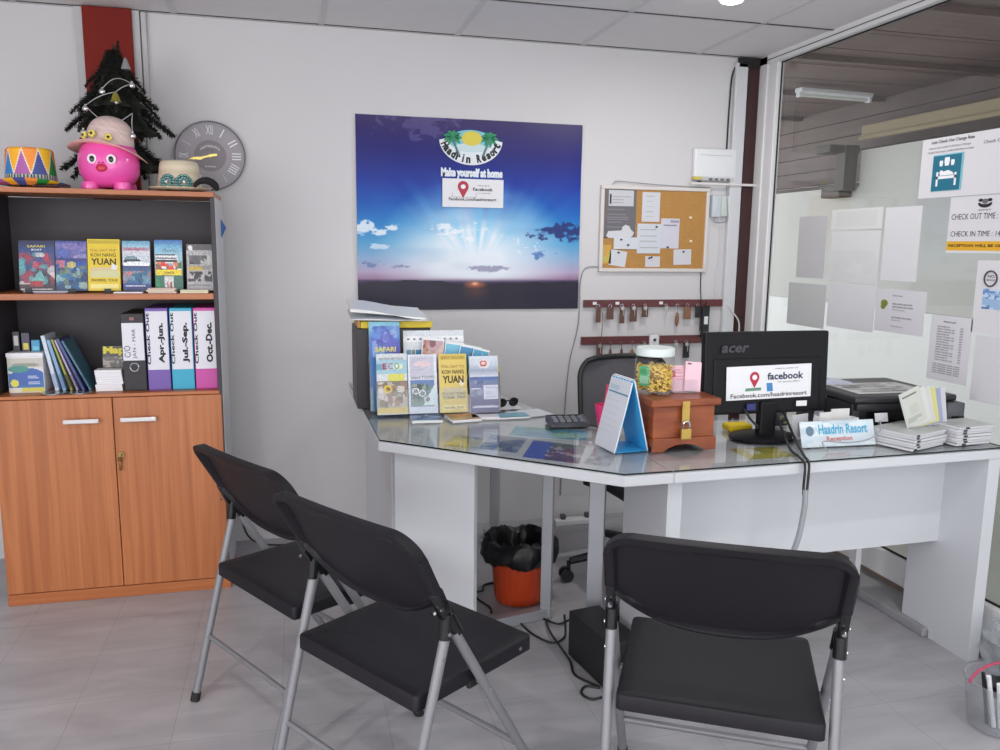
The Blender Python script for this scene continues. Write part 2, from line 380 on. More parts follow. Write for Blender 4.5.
ps = MB().lathe([(.0, .0), (.05, .0), (.06, -.012), (.045, -.03), (0, -.033)], 20); sdet = ps.build('smoke_detector', WHITE_P, None, True); sdet.location = (4.95, 2.65, 2.598)
tag(sdet, 'small round detector on the porch roof behind the glass', 'detector')
# ceiling lamp
lt = thing('ceiling_lamp', 'round glowing ceiling lamp at the top edge of the view', 'lamp', (1.585, -.965, ZC-.002)); lt.scale = (.85, .85, .8)
MB().lathe([(.0, 0), (.07, 0), (.075, -.012), (.062, -.022), (0, -.022)], 28).build('base', WHITE_P, lt, True)
MB().lathe([(.055, -.022), (.058, -.035), (.045, -.055), (.02, -.064), (0, -.066)], 28, cap=False).build('diffuser', glow('lamp_glow', (255, 252, 246), 14), lt, True)
ll = bpy.data.lights.new('lamp_light', 'AREA'); ll.shape = 'DISK'; ll.size = .11; ll.energy = 9; ll.color = (1, .99, .97)
lo = bpy.data.objects.new('lamp_light', ll); COL.objects.link(lo); lo.location = (0, 0, -.072); lo.parent = lt
for x, y in ((-.75, -2.7), (1.66, -2.9), (.45, -4.6)):        # unseen copies of the ceiling lamp, added for more light from above
    l2 = copy_tree(lt); l2.location = (x, y, ZC-.002); l2['label'] = {-.75: 'added unseen ceiling lamp over the left side of the room', 1.66: 'added unseen ceiling lamp over the right folding chair', .45: 'added unseen ceiling lamp near the shop front'}[x]

# ================================================================== FURNITURE
BEECH = wood('beech_laminate', (158, 92, 52), (190, 119, 73), (48, 48, 1.3), .38)
BEECH_H = wood('beech_edge', (158, 90, 50), (184, 112, 66), (1.3, 40, 40), .38)
CARCASS = mat('dark_grey_laminate', (56, 52, 57), .55, noise=.05); CSIDE = mat('grey_edge', (196, 196, 200), .5, noise=.03)
# tall office cabinet with open shelves above two doors
CX0, CX1, CY, CYB = -1.085, -.278, -.535, -.21
cab = thing('office_cabinet', 'tall office cabinet with open dark shelves above two beech doors', 'cabinet', (CX0, CYB, 0))
W_ = CX1-CX0; D = CY-CYB
def cb(name, m, x0, x1, y0, y1, z0, z1, bev=.0015, par=cab): return MB().box(x0, x1, y0, y1, z0, z1, bev, 1).build(name, m, par)
cb('side_panel', CARCASS, 0, .018, D+.004, 0, .045, 1.548); sp_ = cb('side_panel', CARCASS, W_-.018, W_-.001, D+.004, 0, .045, 1.548); cb('outer_face', CSIDE, W_-.001, W_, D+.006, 0, .045, 1.548, 0, sp_)
cb('back_panel', CARCASS, .018, W_-.018, -.012, 0, .045, 1.545)
cb('top_board', BEECH_H, -.004, W_-.002, D-.006, .002, 1.548, 1.5665); cb('shelf', BEECH_H, .018, W_-.018, D+.006, -.012, 1.165, 1.188)
cb('base_shelf', BEECH_H, .018, W_-.012, D-.002, -.012, .7995, .812); cb('inner_floor', CARCASS, .018, W_-.018, D+.03, -.012, .05, .066)
cb('plinth', BEECH_H, 0, W_, D, -.01, 0, .044)
gapx = -.676-CX0
d1 = cb('door', BEECH, .001, gapx-.0015, D, D+.018, .047, .797); d2 = cb('door', BEECH, gapx+.0015, W_-.006, D, D+.018, .047, .797)
HANDLE = mat('silver_handle', (205, 200, 200), .3, metal=.4)
for d, x0, x1 in ((d1, -.845-CX0, -.722-CX0), (d2, -.648-CX0, -.520-CX0)):
    MB().box(x0, x1, D-.026, D-.016, .705, .722, .003).box(x0+.006, x0+.016, D-.018, D, .708, .719).box(x1-.016, x1-.006, D-.018, D, .708, .719).build('handle', HANDLE, d)
lk = MB(); lk.tube([(-.654-CX0, D, .575), (-.654-CX0, D-.008, .575)], .011, 16); lk.box(-.656-CX0, -.652-CX0, D-.026, D-.008, .570, .580, .001)
lk.build('lock', mat('lock_brass', (150, 130, 84), .35, metal=.7), d2, True)
kk = MB(); kk.box(-.664-CX0, -.655-CX0, D-.012, D-.009, .515, .553, .001).sphere((-.659-CX0, D-.012, .558), .008)
kk.build('key', mat('dull_brass', (120, 84, 50), .4, metal=.6), d2, True)

# L-shaped reception counter: corner desk + straight desk
def poly_slab(name, poly, z0, z1, m, par, bev=0):
    mb = MB(); mb.prism(poly, (1, 0, 0), (0, 1, 0), (0, 0, z0), z1-z0)
    if bev: bmesh.ops.bevel(mb.bm, geom=[e for e in mb.bm.edges], offset=bev, segments=2, affect='EDGES')
    return mb.build(name, m, par)
ZD = .750
GLASS = clear('desk_glass', (.985, .993, .99), .015, 1.52); GEDGE = mat('dark_glass_edge', (22, 34, 34), .2)
cd = thing('corner_desk', 'white corner desk section with a chamfered front and glass top', 'desk')
cpoly = [(.235, -.06), (.256, -1.208), (.889, -1.756), (1.0442, -1.752), (1.0442, -1.15), (.945, -1.02), (.868, -.50), (.86, -.06)]
poly_slab('worktop', cpoly, .7125, .7425, WHITE_BOARD, cd, .002)
poly_slab('glass_top', [(.238, -.063), (.260, -1.206), (.891, -1.750), (1.0425, -1.7465), (1.0425, -1.155), (.942, -1.02), (.865, -.5), (.857, -.063)], .7450, ZD-.0002, GLASS, cd)
ge = MB()
for (a, b_) in (((.260, -1.2065), (.891, -1.7505)), ((.891, -1.7505), (1.0425, -1.747)), ((.2375, -.063), (.2595, -1.2065))):
    a = Vector((*a, .7474)); b_ = Vector((*b_, .7474)); dd = (b_-a); ge.obox((a+b_)/2, dd, dd.cross(Vector((0, 0, 1))), (0, 0, 1), dd.length, .0016, .0046)
ge.build('glass_edge', GEDGE, cd)
ch_a, ch_b = Vector((.310, -1.182, 0)), Vector((.544, -1.362, 0)); cdir = (ch_b-ch_a).normalized()
MB().obox((ch_a+ch_b)/2+Vector((.0079, .0103, .4115)), cdir, cdir.cross(Vector((0, 0, 1))), (0, 0, 1), (ch_b-ch_a).length, .025, .602, .0015).build('front_panel', WHITE_BOARD, cd)
MB().box(.305, .322, -1.140, -.12, .11, .7125, .0015).build('side_panel', WHITE_BOARD, cd)
def leg_frame(par, pts, r=.02, name='leg'):
    mb = MB()
    for a, b_ in zip(pts, pts[1:]):
        a, b_ = Vector(a), Vector(b_); d = b_-a; u = Vector((0, 0, 1)) if abs(d.normalized().z) < .9 else Vector((1, -.5, 0))
        s_ = d.normalized().cross(u).normalized(); mb.obox((a+b_)/2, d, s_, d.cross(s_), d.length+2*r*.98, 2*r, 2*r, .003)
    return mb.build(name, ALU, par)
leg_frame(cd, [(.890, -1.068, .710), (.890, -1.068, .02), (.60, -1.13, .02)])
leg_frame(cd, [(.872, -.33, .710), (.872, -.33, .02), (.872, -.20, .02)])
leg_frame(cd, [(1.004, -1.27, .710), (1.004, -1.27, .02)], .027)

sd = thing('office_desk', 'long white straight desk with two side panels and glass top', 'desk')
dpoly = [(1.0445, -1.752), (2.252, -1.715), (2.252, -1.10), (1.0445, -1.15)]
poly_slab('worktop', dpoly, .7125, .7425, WHITE_BOARD, sd, .002)
poly_slab('glass_top', [(1.0455, -1.7465), (2.25, -1.710), (2.25, -1.103), (1.0455, -1.155)], .7450, ZD-.0002, GLASS, sd)
ge = MB()
for (a, b_) in (((1.0455, -1.747), (2.25, -1.7105)), ((2.2503, -1.71), (2.2503, -1.103))):
    a = Vector((*a, .7474)); b_ = Vector((*b_, .7474)); dd = (b_-a); ge.obox((a+b_)/2, dd, dd.cross(Vector((0, 0, 1))), (0, 0, 1), dd.length, .0016, .0046)
ge.build('glass_edge', GEDGE, sd)
MB().prism([(-1.712, 0), (-1.535, 0), (-1.535, .028), (-1.40, .028), (-1.40, .7125), (-1.712, .7125)], (0, 1, 0), (0, 0, 1), (2.190, 0, 0), .046).build('side_panel', WHITE_BOARD, sd)
MB().prism([(-1.715, .01), (-1.40, .01), (-1.40, .7125), (-1.715, .7125)], (0, 1, 0), (0, 0, 1), (1.045, 0, 0), .046).build('side_panel', WHITE_BOARD, sd)
MB().prism([(1.091, -1.56), (2.19, -1.535), (2.19, -1.517), (1.091, -1.542)], (1, 0, 0), (0, 1, 0), (0, 0, .368), .3445).build('modesty_panel', WHITE_BOARD, sd)
MB().box(2.14, 2.165, -1.19, -1.15, .036, .7125, .002).build('leg', mat('white_metal', (222, 222, 226), .4), sd)
MB().tube([(2.205, -1.70, 0), (2.205, -1.70, .004)], .012).build('foot_pad', RUBBER, sd)

# folding chairs
SEATM = mat('charcoal_seat_plastic', (25, 23, 28), .5, noise=.06, bump=.08, nscale=240, spec=.25)
def make_chair():
    t = thing('folding_chair', '', 'chair')
    JZ, JY, JX = .578, -.120, .238
    # seat
    def sp(u, v, top):
        hw = .2095+.008*v; x = (2*u-1)*hw; y = -.192+.392*v
        e = min(u, 1-u, v*1.0, 1-v); 
        cr = .035; dx = max(0, abs(x)-(hw-cr)); dy = max(0, abs(y-.004)-(.196-cr))
        return x, y
    def outline(inset, n=6):
        pts = []
        for cx, cy, a0 in ((.2175-.03, .2-.03, 0), (-.2175+.03, .2-.03, 90), (-.215+.022, -.195+.022, 180), (.215-.022, -.195+.022, 270)):
            rr = (.03 if cy > 0 else .022)-inset; q_ = .013 if cy > 0 else .010; cx = cx+math.copysign(q_, cx); cy = cy+math.copysign(q_, cy); rr -= q_
            for k in range(n+1):
                a = math.radians(a0+90*k/n); pts.append((cx+rr*math.cos(a), cy+rr*math.sin(a)))
        return pts
    mb = MB(); rings = []
    for ins, z in ((.003, .384), (.0, .387), (0.0, .418), (.002, .4215), (.006, .4232), (.03, .4232), (.09, .4195)):
        pts = outline(min(ins, .006)); 
        if ins > .02: 
            k = 1-ins/.2; pts = [(x*k, y*k) for x, y in pts]
        rings.append([mb.bm.verts.new((x, y, z)) for x, y in pts])
    n = len(rings[0])
    for A, B in zip(rings, rings[1:]):
        for k in range(n): mb.bm.faces.new((A[k], A[(k+1) % n], B[(k+1) % n], B[k]))
    mb.bm.faces.new(rings[0][::-1]); mb.bm.faces.new(rings[-1])
    mb.build('seat', SEATM, t, True)
    # D-shaped slanted backrest with a thick rim
    def zb(u): a = abs(u)/.25; return .553+.10*a**2.6
    def zt(u): a = max(0, abs(u)-.185)/.065; return .806-.06*(1-math.sqrt(max(0, 1-min(a, 1)**2)))
    NU, NV = 64, 40
    def mid(i, j):
        s_ = -1+2*i/NU; u = .2505*math.sin(s_*PI/2*.999)*.35+.2505*s_*.65; z = zb(u)+(zt(u)-zb(u))*j/NV
        y = -.243+(.806-z)*.5-.012*(1-(u/.25)**2)+.012
        e = min((.2505-abs(u)-.020)/.008, (z-zb(u)-.010)/.008, (zt(u)-z-.024)/.007, 1); return u, y, z, max(0, e)
    mb = MB(); Fv = {}; Bv = {}
    for j in range(NV+1):
        for i in range(NU+1):
            u, y, z, e = mid(i, j); rim = 1-(e*e*(3-2*e))
            edge = i in (0, NU) or j in (0, NV)
            Fv[i, j] = mb.bm.verts.new((u, y+.009, z-.003))
            Bv[i, j] = mb.bm.verts.new((u, y-.001-(.013+.009*min(1, max(0, (z-.66)/.1)))*rim*(0.6 if edge else 1), z-(.004 if j == NV else 0)))
    for j in range(NV):
        for i in range(NU):
            mb.bm.faces.new((Fv[i, j], Fv[i+1, j], Fv[i+1, j+1], Fv[i, j+1])); mb.bm.faces.new((Bv[i, j], Bv[i, j+1], Bv[i+1, j+1], Bv[i+1, j]))
    for i in range(NU):
        for j, s_ in ((0, 1), (NV, -1)): mb.bm.faces.new((Fv[i, j], Bv[i, j], Bv[i+1, j], Fv[i+1, j]))
    for j in range(NV):
        for i in (0, NU): mb.bm.faces.new((Fv[i, j], Fv[i, j+1], Bv[i, j+1], Bv[i, j]))
    bk = mb.build('backrest', SEATM, t, True)
    for s_ in (-1, 1):
        br = MB(); br.obox((s_*JX, JY-.024, .628), (1, 0, 0), (0, 1, .5), (0, -.47, 1), .022, .030, .075, .006); br.tube([(s_*JX, JY-.006, .600), (s_*JX, JY-.012, .543)], .0142)
        br.tube([(s_*(JX-.001), JY+.0, .595), (s_*(JX-.001), JY+.028, .545)], .0142)
        k = br.build('hinge_bracket', BLACK_GLOSS, t, True)
        for A_, B_ in (((s_*(JX+.011), JY-.03, .618), (s_*(JX+.0125), JY-.03, .618)), ((s_*(JX+.012), JY-.010, .556), (s_*(JX+.0152), JY-.010, .556)), ((s_*JX, JY-.040, .612), (s_*JX, JY-.046, .609))):
            MB().tube([A_, B_], .0047).build('bolt', CHROME, k, True)
        def pt(y1, x1, f): return Vector((s_*(JX+(x1-JX)*f), JY+(y1-JY)*f, JZ*(1-f)))
        lg = MB().tube([pt(-.279, .228, .05), pt(-.279, .228, .985)], .0118, 14).build('rear_leg', STEEL, t, True)
        MB().tube([pt(-.279, .228, .955), pt(-.279, .228, .999)], .0142, 14).build('rubber_foot', RUBBER, lg, True)
        q = pt(-.279, .228, .13); q2 = pt(-.279, .228, .62)
        for qq in (q, q2): MB().tube([qq+Vector((s_*.010, -.002, 0)), qq+Vector((s_*.0125, -.002, 0))], .004).build('rivet', CHROME, lg, True)
        lg = MB().tube([pt(.235, .234, .05), pt(.235, .234, .985)], .0118, 14).build('front_leg', STEEL, t, True)
        MB().tube([pt(.235, .234, .955), pt(.235, .234, .999)], .0142, 14).build('rubber_foot', RUBBER, lg, True)
        q = pt(.235, .234, .36); MB().tube([q+Vector((s_*.010, 0, 0)), q+Vector((s_*.0125, 0, 0))], .004).build('rivet', CHROME, lg, True)
        MB().tube([(s_*.2155, .150, .403), (s_*.2195, .150, .403)], .005).build('seat_bolt', CHROME, t, True)
        MB().box(s_*.2115-.006, s_*.2115+.006, -.03, .02, .372, .392, .003).build('seat_catch', BLACK, t)
    def bar(y1, x1, f, r): 
        a = Vector((-(JX+(x1-JX)*f), JY+(y1-JY)*f, JZ*(1-f))); b_ = a.copy(); b_.x = -a.x
        return MB().tube([a, b_], r, 12).build('crossbar', STEEL, t, True)
    bar(-.279, .228, .665, .0075); bar(.235, .234, .72, .0085); bar(.235, .234, .335, .007)
    return t
CHAIRS = [((.031, -1.420), -1.024, 'black folding chair nearest the beech cabinet, mostly behind another chair'),
          ((.269, -1.923), -.970, 'black folding chair in the middle, its side to the chamfered desk front'),
          ((.938, -2.227), -.513, 'black folding chair seen from behind, in front of the straight desk')]
ch0 = make_chair()
for i, ((x, y), a, lab) in enumerate(CHAIRS):
    c_ = ch0 if i == 0 else copy_tree(ch0)
    c_.location = (x, y, 0); c_.rotation_euler = (0, 0, a); tag(c_, lab, 'chair', 'black folding chairs')
bpy.context.view_layer.update()

# swivel office chair behind the desk
oc = thing('office_chair', 'grey mesh swivel chair behind the counter', 'chair', (1.425, -.80, 0), .10)
MESHG = mat('grey_mesh_fabric', (88, 86, 92), .8, noise=.15, nscale=120)
def ocb(u, v):
    a = 2*u-1; hw = .215-.075*(1-math.sqrt(max(0, 1-max(0, (v-.76)/.24)**2)))
    return Vector((a*hw, .20+.05*v-.06*a*a*.6+.06, .52+.385*v))
mb = MB().grid(ocb, 20, 16); o_ = mb.build('backrest', MESHG, oc, True)
fr = [ocb(u, 0) for u in np.linspace(0, 1, 9)]+[ocb(1, v) for v in list(np.linspace(.1, .75, 5))+list(np.linspace(.8, 1, 9))]+[ocb(u, 1) for u in np.linspace(.9, .1, 7)]+[ocb(0, v) for v in list(np.linspace(1, .8, 9))+list(np.linspace(.75, 0, 6))]
MB().tube(fr, .012, 8).build('back_frame', BLACK, oc, True)
MB().box(-.235, .235, -.25, .22, .40, .47, .03, 3).build('seat', mat('black_fabric', (34, 33, 37), .9, noise=.1, nscale=90), oc, True)
MB().tube([(0, .02, .12), (0, .02, .30)], .028).tube([(0, .02, .28), (0, .02, .40)], .016).build('gas_column', BLACK, oc, True)
MB().box(-.12, .12, -.1, .12, .37, .40, .01).build('seat_plate', mat('grey_plate', (150, 150, 155), .5), oc)
MB().tube([(0, .20, .41), (0, .31, .45), (0, .28, .60)], .018, 8).build('back_bar', BLACK, oc, True)
for s_ in (-1, 1): MB().tube([(s_*.235, .02, .41), (s_*.29, .02, .43), (s_*.29, .0, .62), (s_*.29, -.12, .64)], .014, 8).build('armrest', BLACK, oc, True)
for k in range(5):
    a = math.radians(172+72*k); d_ = Vector((math.cos(a), math.sin(a), 0)); c0 = Vector((0, .02, 0))
    lg = MB().tube([c0+d_*.02+Vector((0, 0, .135)), c0+d_*.16+Vector((0, 0, .115)), c0+d_*.335+Vector((0, 0, .085))], [.03, .022, .016], 8).build('base_leg', BLACK, oc, True)
    s2 = d_.cross(Vector((0, 0, 1)))
    cs = MB().tube([c0+d_*.34+Vector((0, 0, .085)), c0+d_*.34+Vector((0, 0, .05))], .009, 8)
    for q in (-1, 1): cs.tube([c0+d_*.35+s2*q*.008+Vector((0, 0, .0275)), c0+d_*.35+s2*q*.026+Vector((0, 0, .0275))], .027, 16)
    cs.build('caster', BLACK_GLOSS, lg, True)

# ================================================================== ON AND IN THE CABINET
TOPZ = 1.567
# piggy bank
pg = thing('piggy_bank', 'round bright pink piggy bank with a smiling face on the cabinet top', 'piggy bank', (-.657, -.418, TOPZ), -.08); pg.scale = (.93, .93, .97)
PINK = mat('pink_gloss_plastic', (238, 88, 176), .22, coat=.4)
MB().lathe([(0, .012), (.055, .010), (.092, .03), (.112, .065), (.116, .10), (.112, .135), (.098, .165), (.07, .19), (.03, .203), (0, .205)], 40, sx=1, sy=.92).build('body', PINK, pg, True)
for x, y in ((-.06, -.055), (.06, -.055), (-.055, .05), (.055, .05)): MB().lathe([(.032, 0), (.034, .008), (.03, .03), (0, .035)], 20, (x, y, 0)).build('foot', PINK, pg, True)
EYEW = mat('eye_white', (240, 238, 240), .3)
for x in (-.034, .036):
    e_ = MB().sphere((x, -.101, .112), .0185, 1, .35, 1, 20, 12).build('eye', EYEW, pg, True); MB().sphere((x+.001, -.107, .111), .0095, 1, .35, 1.2, 14, 8).build('pupil', BLACK_GLOSS, e_, True)
MB().sphere((0, -.103, .084), .022, 1, .42, .72, 20, 12).build('snout', mat('snout_pink', (240, 88, 175), .3), pg, True)
for x in (-.008, .008): MB().sphere((x, -.1135, .099), .0028, 1, .6, 1, 8, 6).build('nostril', mat('deep_pink', (120, 20, 70), .4), pg, True)
MB().sphere((0, -.1085, .079), .0205, 1, .32, .72, 16, 10).build('mouth', mat('mouth_red', (196, 30, 62), .35), pg, True)

def hat(name, label, loc, rz, prof_crown, brim, colf_crown, colf_brim, tilt=0, n=48, sx=1.0, sy=1.0, dip=None, lab='hat'):
    t = thing(name, label, 'hat', loc, rz); t.rotation_euler = (tilt if not isinstance(tilt, tuple) else tilt[0], 0 if not isinstance(tilt, tuple) else tilt[1], rz)
    def surf(nm, prof, colf, dipf=None):
        verts = []; faces = []; cols = []
        for r, z in prof:
            for k in range(n):
                a = 2*PI*k/n; zz = z+(dipf(a, r) if dipf else 0); verts.append((sx*r*math.cos(a), sy*r*math.sin(a), zz))
        for j in range(len(prof)-1):
            for k in range(n):
                faces.append((j*n+k, j*n+(k+1) % n, (j+1)*n+(k+1) % n, (j+1)*n+k)); cols.append(lin(colf((k+.5)/n, (prof[j][1]+prof[j+1][1])/2, (prof[j][0]+prof[j+1][0])/2)))
        me = bpy.data.meshes.new(nm); me.from_pydata(verts, [], faces); ca = me.color_attributes.new('print', 'FLOAT_COLOR', 'CORNER')
        arr = np.ones((len(me.loops), 4), dtype=np.float32)
        for q, c_ in enumerate(cols): arr[4*q:4*q+4, :3] = c_
        ca.data.foreach_set('color', arr.ravel()); me.materials.append(PRINTM); me.polygons.foreach_set('use_smooth', [True]*len(me.polygons))
        o = bpy.data.objects.new(nm, me); COL.objects.link(o); o.parent = t; return o
    surf('crown', prof_crown, colf_crown); surf('brim', brim, colf_brim, dip); return t
# sun hat on the piggy bank
def straw(c1, c2, f=9):
    def g(u, z, r): k = .5+.5*math.sin(u*2*PI*60+z*900*.3); q = .5+.5*math.sin(z*1500+r*1200); m_ = .5*k+.5*q; return tuple(c1[i]*(1-m_)+c2[i]*m_ for i in range(3))
    return g
dome = [(max(.0005, .090*(1-.16*q)*math.sqrt(max(0, 1-q**4.5))), .108*q) for q in list(np.linspace(0, .9, 14))+[.94, .97, .99, 1.0]]
sh = hat('sun_hat', 'pale pink straw sun hat with small yellow flowers, worn by the piggy bank', (-.655, -.418, 1.722), -.1, [(r*.98, z*1.10) for r, z in dome], [(.087, .002), (.106, -.003), (.122, -.010), (.138, -.019), (.138, -.021), (.087, -.001)],
    straw((226, 200, 194), (206, 182, 178)), straw((236, 186, 178), (222, 166, 158)), (-.10, .15), dip=lambda a, r: (.030*math.sin(a)**2*(1 if math.sin(a) < 0 else -.3)-.006)*max(0, (r-.087)/.05), sx=1.0, sy=.90)
for a_, z_ in ((-2.35, .022), (-1.95, .030), (-1.35, .026)):
    p0 = Vector((math.cos(a_)*.0935, math.sin(a_)*.089, z_)); nrm = Vector((math.cos(a_), math.sin(a_), .1)).normalized(); e1 = Vector((-math.sin(a_), math.cos(a_), 0)); e2 = nrm.cross(e1)
    fl = MB(); 
    for k in range(5): q = p0+(e1*math.cos(k*1.2566)+e2*math.sin(k*1.2566))*.009+nrm*.004; fl.sphere(q, .0065, 1, 1, 1, 10, 6)
    f_ = fl.build('flower', mat('yellow_flower', (232, 214, 110), .6), sh, True); MB().sphere(p0+nrm*.009, .0048, u=10, v=6).build('flower_centre', mat('dark_centre', (60, 40, 20), .6), f_, True)
# harlequin hat
HC = [(34, 140, 66), (244, 196, 40), (52, 130, 196), (242, 112, 42), (176, 96, 170), (250, 180, 40), (70, 84, 150), (246, 150, 60)]
def harl(u, z, r):
    if z < .046: return (190, 195, 190) if int(u*96) % 2 else (70, 84, 84)
    c_ = u*9; i_ = int(c_); fr_ = c_-i_; v_ = min(1, max(0, (z-.046)/.09)); 
    a_ = abs(fr_-.5)*2
    if abs(a_-(1-v_)) < .07: return (238, 226, 200)
    return HC[(i_*2) % 8] if a_ < 1-v_ else HC[(i_*2+(3 if fr_ > .5 else 1)) % 8]
hc = [(.087-.010*t, .012+.122*t) for t in np.linspace(0, 1, 80)]+[(.070, .141), (.05, .140), (.02, .134), (.0005, .132)]
hb = [(.0895, .012)]+[(.0865+.040*t, .010-.006*t+.010*t*t) for t in np.linspace(0, 1, 6)]+[(.1265, .016), (.125, .012), (.088, .007)]
hat('harlequin_hat', 'trilby hat patterned with coloured triangles at the left end of cabinet top', (-.922, -.425, TOPZ+.002), .1, hc, hb, harl,
    lambda u, z, r: HC[int(u*20) % 8], 0, 180, dip=lambda a, r: .012*(1-math.cos(2*a))*max(0, (r-.09)/.03)*.5)
# dark scalloped beads lying beside it
bd = MB(); 
for k in range(11): bd.sphere((-.882+.0105*k, -.545+.008*math.sin(k*.7)+.02, TOPZ+.006+.001), .0062, 1.1, 1, .95, 10, 7)
tag(bd.build('bead_string', mat('dark_bead', (52, 22, 34), .3), None, True), 'string of dark beads lying on cabinet edge by the harlequin hat', 'beads')
# straw hat with sequin flowers
def rim(u, z, r): k = .5+.5*math.sin(z*1400); return tuple(a*(1-k)+b_*k for a, b_ in zip((212, 200, 176), (196, 182, 156)))
sc_ = [(.082-.012*t, .010+.096*t) for t in np.linspace(0, 1, 20)]+[(.066, .114), (.05, .118), (.02, .116), (.0005, .114)]
sh2 = hat('straw_hat', 'natural straw hat with two sequinned flowers beside the piggy bank', (-.412, -.415, TOPZ+.001), 0, sc_, [(.081, .012)]+[(.081+.032*t, .010-.003*t+.010*t*t) for t in np.linspace(0, 1, 5)]+[(.1135, .018), (.112, .013), (.08, .006)], rim, rim, sx=1.0, sy=.95)
SEQ = mat('teal_sequins', (120, 168, 166), .25, metal=.7, noise=.5, nscale=160); SEQL = mat('pale_sequins', (205, 220, 216), .25, metal=.5)
for a_ in (-2.02, -1.28):
    p0 = Vector((math.cos(a_)*.078, math.sin(a_)*.0745, .034)); nrm = Vector((math.cos(a_), math.sin(a_), .12)).normalized(); e1 = Vector((-math.sin(a_), math.cos(a_), 0)); e2 = nrm.cross(e1)
    fl = MB()
    for ring, num in ((.026, 14), (.016, 10)):
        for k in range(num): q = p0+(e1*math.cos(k*2*PI/num)+e2*math.sin(k*2*PI/num))*ring+nrm*(.004+(.021-ring)*.3); fl.sphere(q, .006, 1, 1, 1, 8, 6)
    f_ = fl.build('sequin_flower', SEQ, sh2, True); MB().sphere(p0+nrm*.010, .007, u=10, v=8).build('flower_centre', SEQL, f_, True)
hb_ = MB().tube([(.043*math.cos(t), .0, .042*math.sin(t)) for t in np.linspace(.12, 2.75, 14)], [.006, .010, .013, .014, .014, .014, .014, .013, .012, .011, .010, .009, .008, .006], 10)
hb2 = hb_.build('headband', mat('black_fur', (24, 22, 24), .9, bump=.6, nscale=300), None, True); hb2.location = (-.312, -.50, TOPZ+.002)
tag(hb2, 'curved black headband at the right end of the cabinet top', 'headband')

# little christmas tree
tr = thing('christmas_tree', 'small dark green artificial christmas tree behind the piggy bank', 'christmas tree', (-.640, -.300, TOPZ))
PINE = mat('pine_needles', (36, 40, 33), .9, noise=.35, nscale=60); r_ = random.Random(11)
MB().tube([(0, 0, .03), (0, 0, .30), (.012, 0, .50)], [.012, .009, .004], 8).build('trunk', mat('brown_trunk', (58, 44, 34), .8), tr)
MB().lathe([(.075, 0), (.078, .012), (.05, .03), (.0, .034)], 20).build('base', mat('dark_green_base', (24, 40, 28), .6), tr, True)
def branch(mb, base, tip, w0):
    base, tip = Vector(base), Vector(tip); L_ = (tip-base).length; d_ = (tip-base).normalized()
    n_ = int(L_*1500)
    for k in range(n_):
        f_ = (k+r_.random())/n_; sagp = base+(tip-base)*f_+Vector((0, 0, .25*L_*f_*(1-f_)))
        wv = w0*(1-.72*f_)*r_.uniform(.75, 1.1); a = r_.uniform(0, 2*PI); s_ = d_.cross(Vector((0, 0, 1))).normalized(); u_ = s_.cross(d_)
        q = sagp+(s_*math.cos(a)+u_*math.sin(a))*wv+d_*wv*r_.uniform(.2, .7); sd_ = d_.cross(q-sagp).normalized()*.0042
        mb.bm.faces.new([mb.bm.verts.new(v) for v in (sagp-sd_, sagp+sd_, q+sd_*.3, q-sd_*.3)])
fo = MB()
for zt_, zr, R_, nb, w0 in ((.20, .07, .215, 13, .045), (.345, .215, .200, 13, .042), (.42, .30, .165, 11, .040), (.49, .385, .105, 10, .034), (.53, .46, .055, 8, .026)):
    for k in range(nb):
        a = 2*PI*(k+r_.uniform(-.2, .2))/nb+PI*(nb % 2); rr = R_*r_.uniform(.9, 1.05)*(.72+.28*abs(math.cos(a)))
        branch(fo, (0, 0, zt_), (rr*math.cos(a), rr*math.sin(a)*.9, zr+r_.uniform(-.015, .015)), w0)
for z1_, z0_, R_ in ((.30, .085, .165), (.41, .225, .145), (.47, .315, .115), (.52, .395, .072), (.555, .465, .034)):
    fo.lathe([(.0012, z1_), (R_*.45, z0_+(z1_-z0_)*.38), (R_*.8, z0_+.022), (R_, z0_), (R_*.7, z0_+.012), (.01, z0_+.03)], 26, sx=1, sy=.85, cap=False)
for k in range(420):
    z = r_.uniform(.06, .54); R_ = .075*(1-(z/.57))+.015; a = r_.uniform(0, 2*PI); pass
    p1 = Vector((R_*.3*math.cos(a), R_*.3*math.sin(a), z)); p2 = Vector((R_*1.2*math.cos(a), R_*1.2*math.sin(a), z-.012)); s_ = Vector((-math.sin(a), math.cos(a), 0))*.006
    fo.bm.faces.new([fo.bm.verts.new(v) for v in (p1-s_, p1+s_, p2+s_*.3, p2-s_*.3)])
branch(fo, (.008, 0, .46), (.018, 0, .565), .02)
fo.build('foliage', PINE, tr)
bl = MB().lathe([(.0, .034), (.007, .033), (.012, .02), (.016, .006), (.021, 0), (.018, 0), (.0, .004)], 18).build('bell', mat('gold_green_bell', (150, 142, 60), .3, metal=.5), None, True); bl.location = (-.617, -.440, 1.888)
tag(bl, 'gold bell hanging at the middle front of the christmas tree', 'bell')
cn = MB().lathe([(.0, .045), (.006, .038), (.016, .008), (.017, 0), (0, -.002)], 16).build('silver_cone', mat('silver_foil', (170, 170, 176), .3, metal=.6), None, True); cn.location = (-.592, -.35, 2.022)
tag(cn, 'silver foil cone hanging near the top of the christmas tree', 'ornament')
SILV = mat('mirror_silver', (225, 225, 230), .12, metal=1)
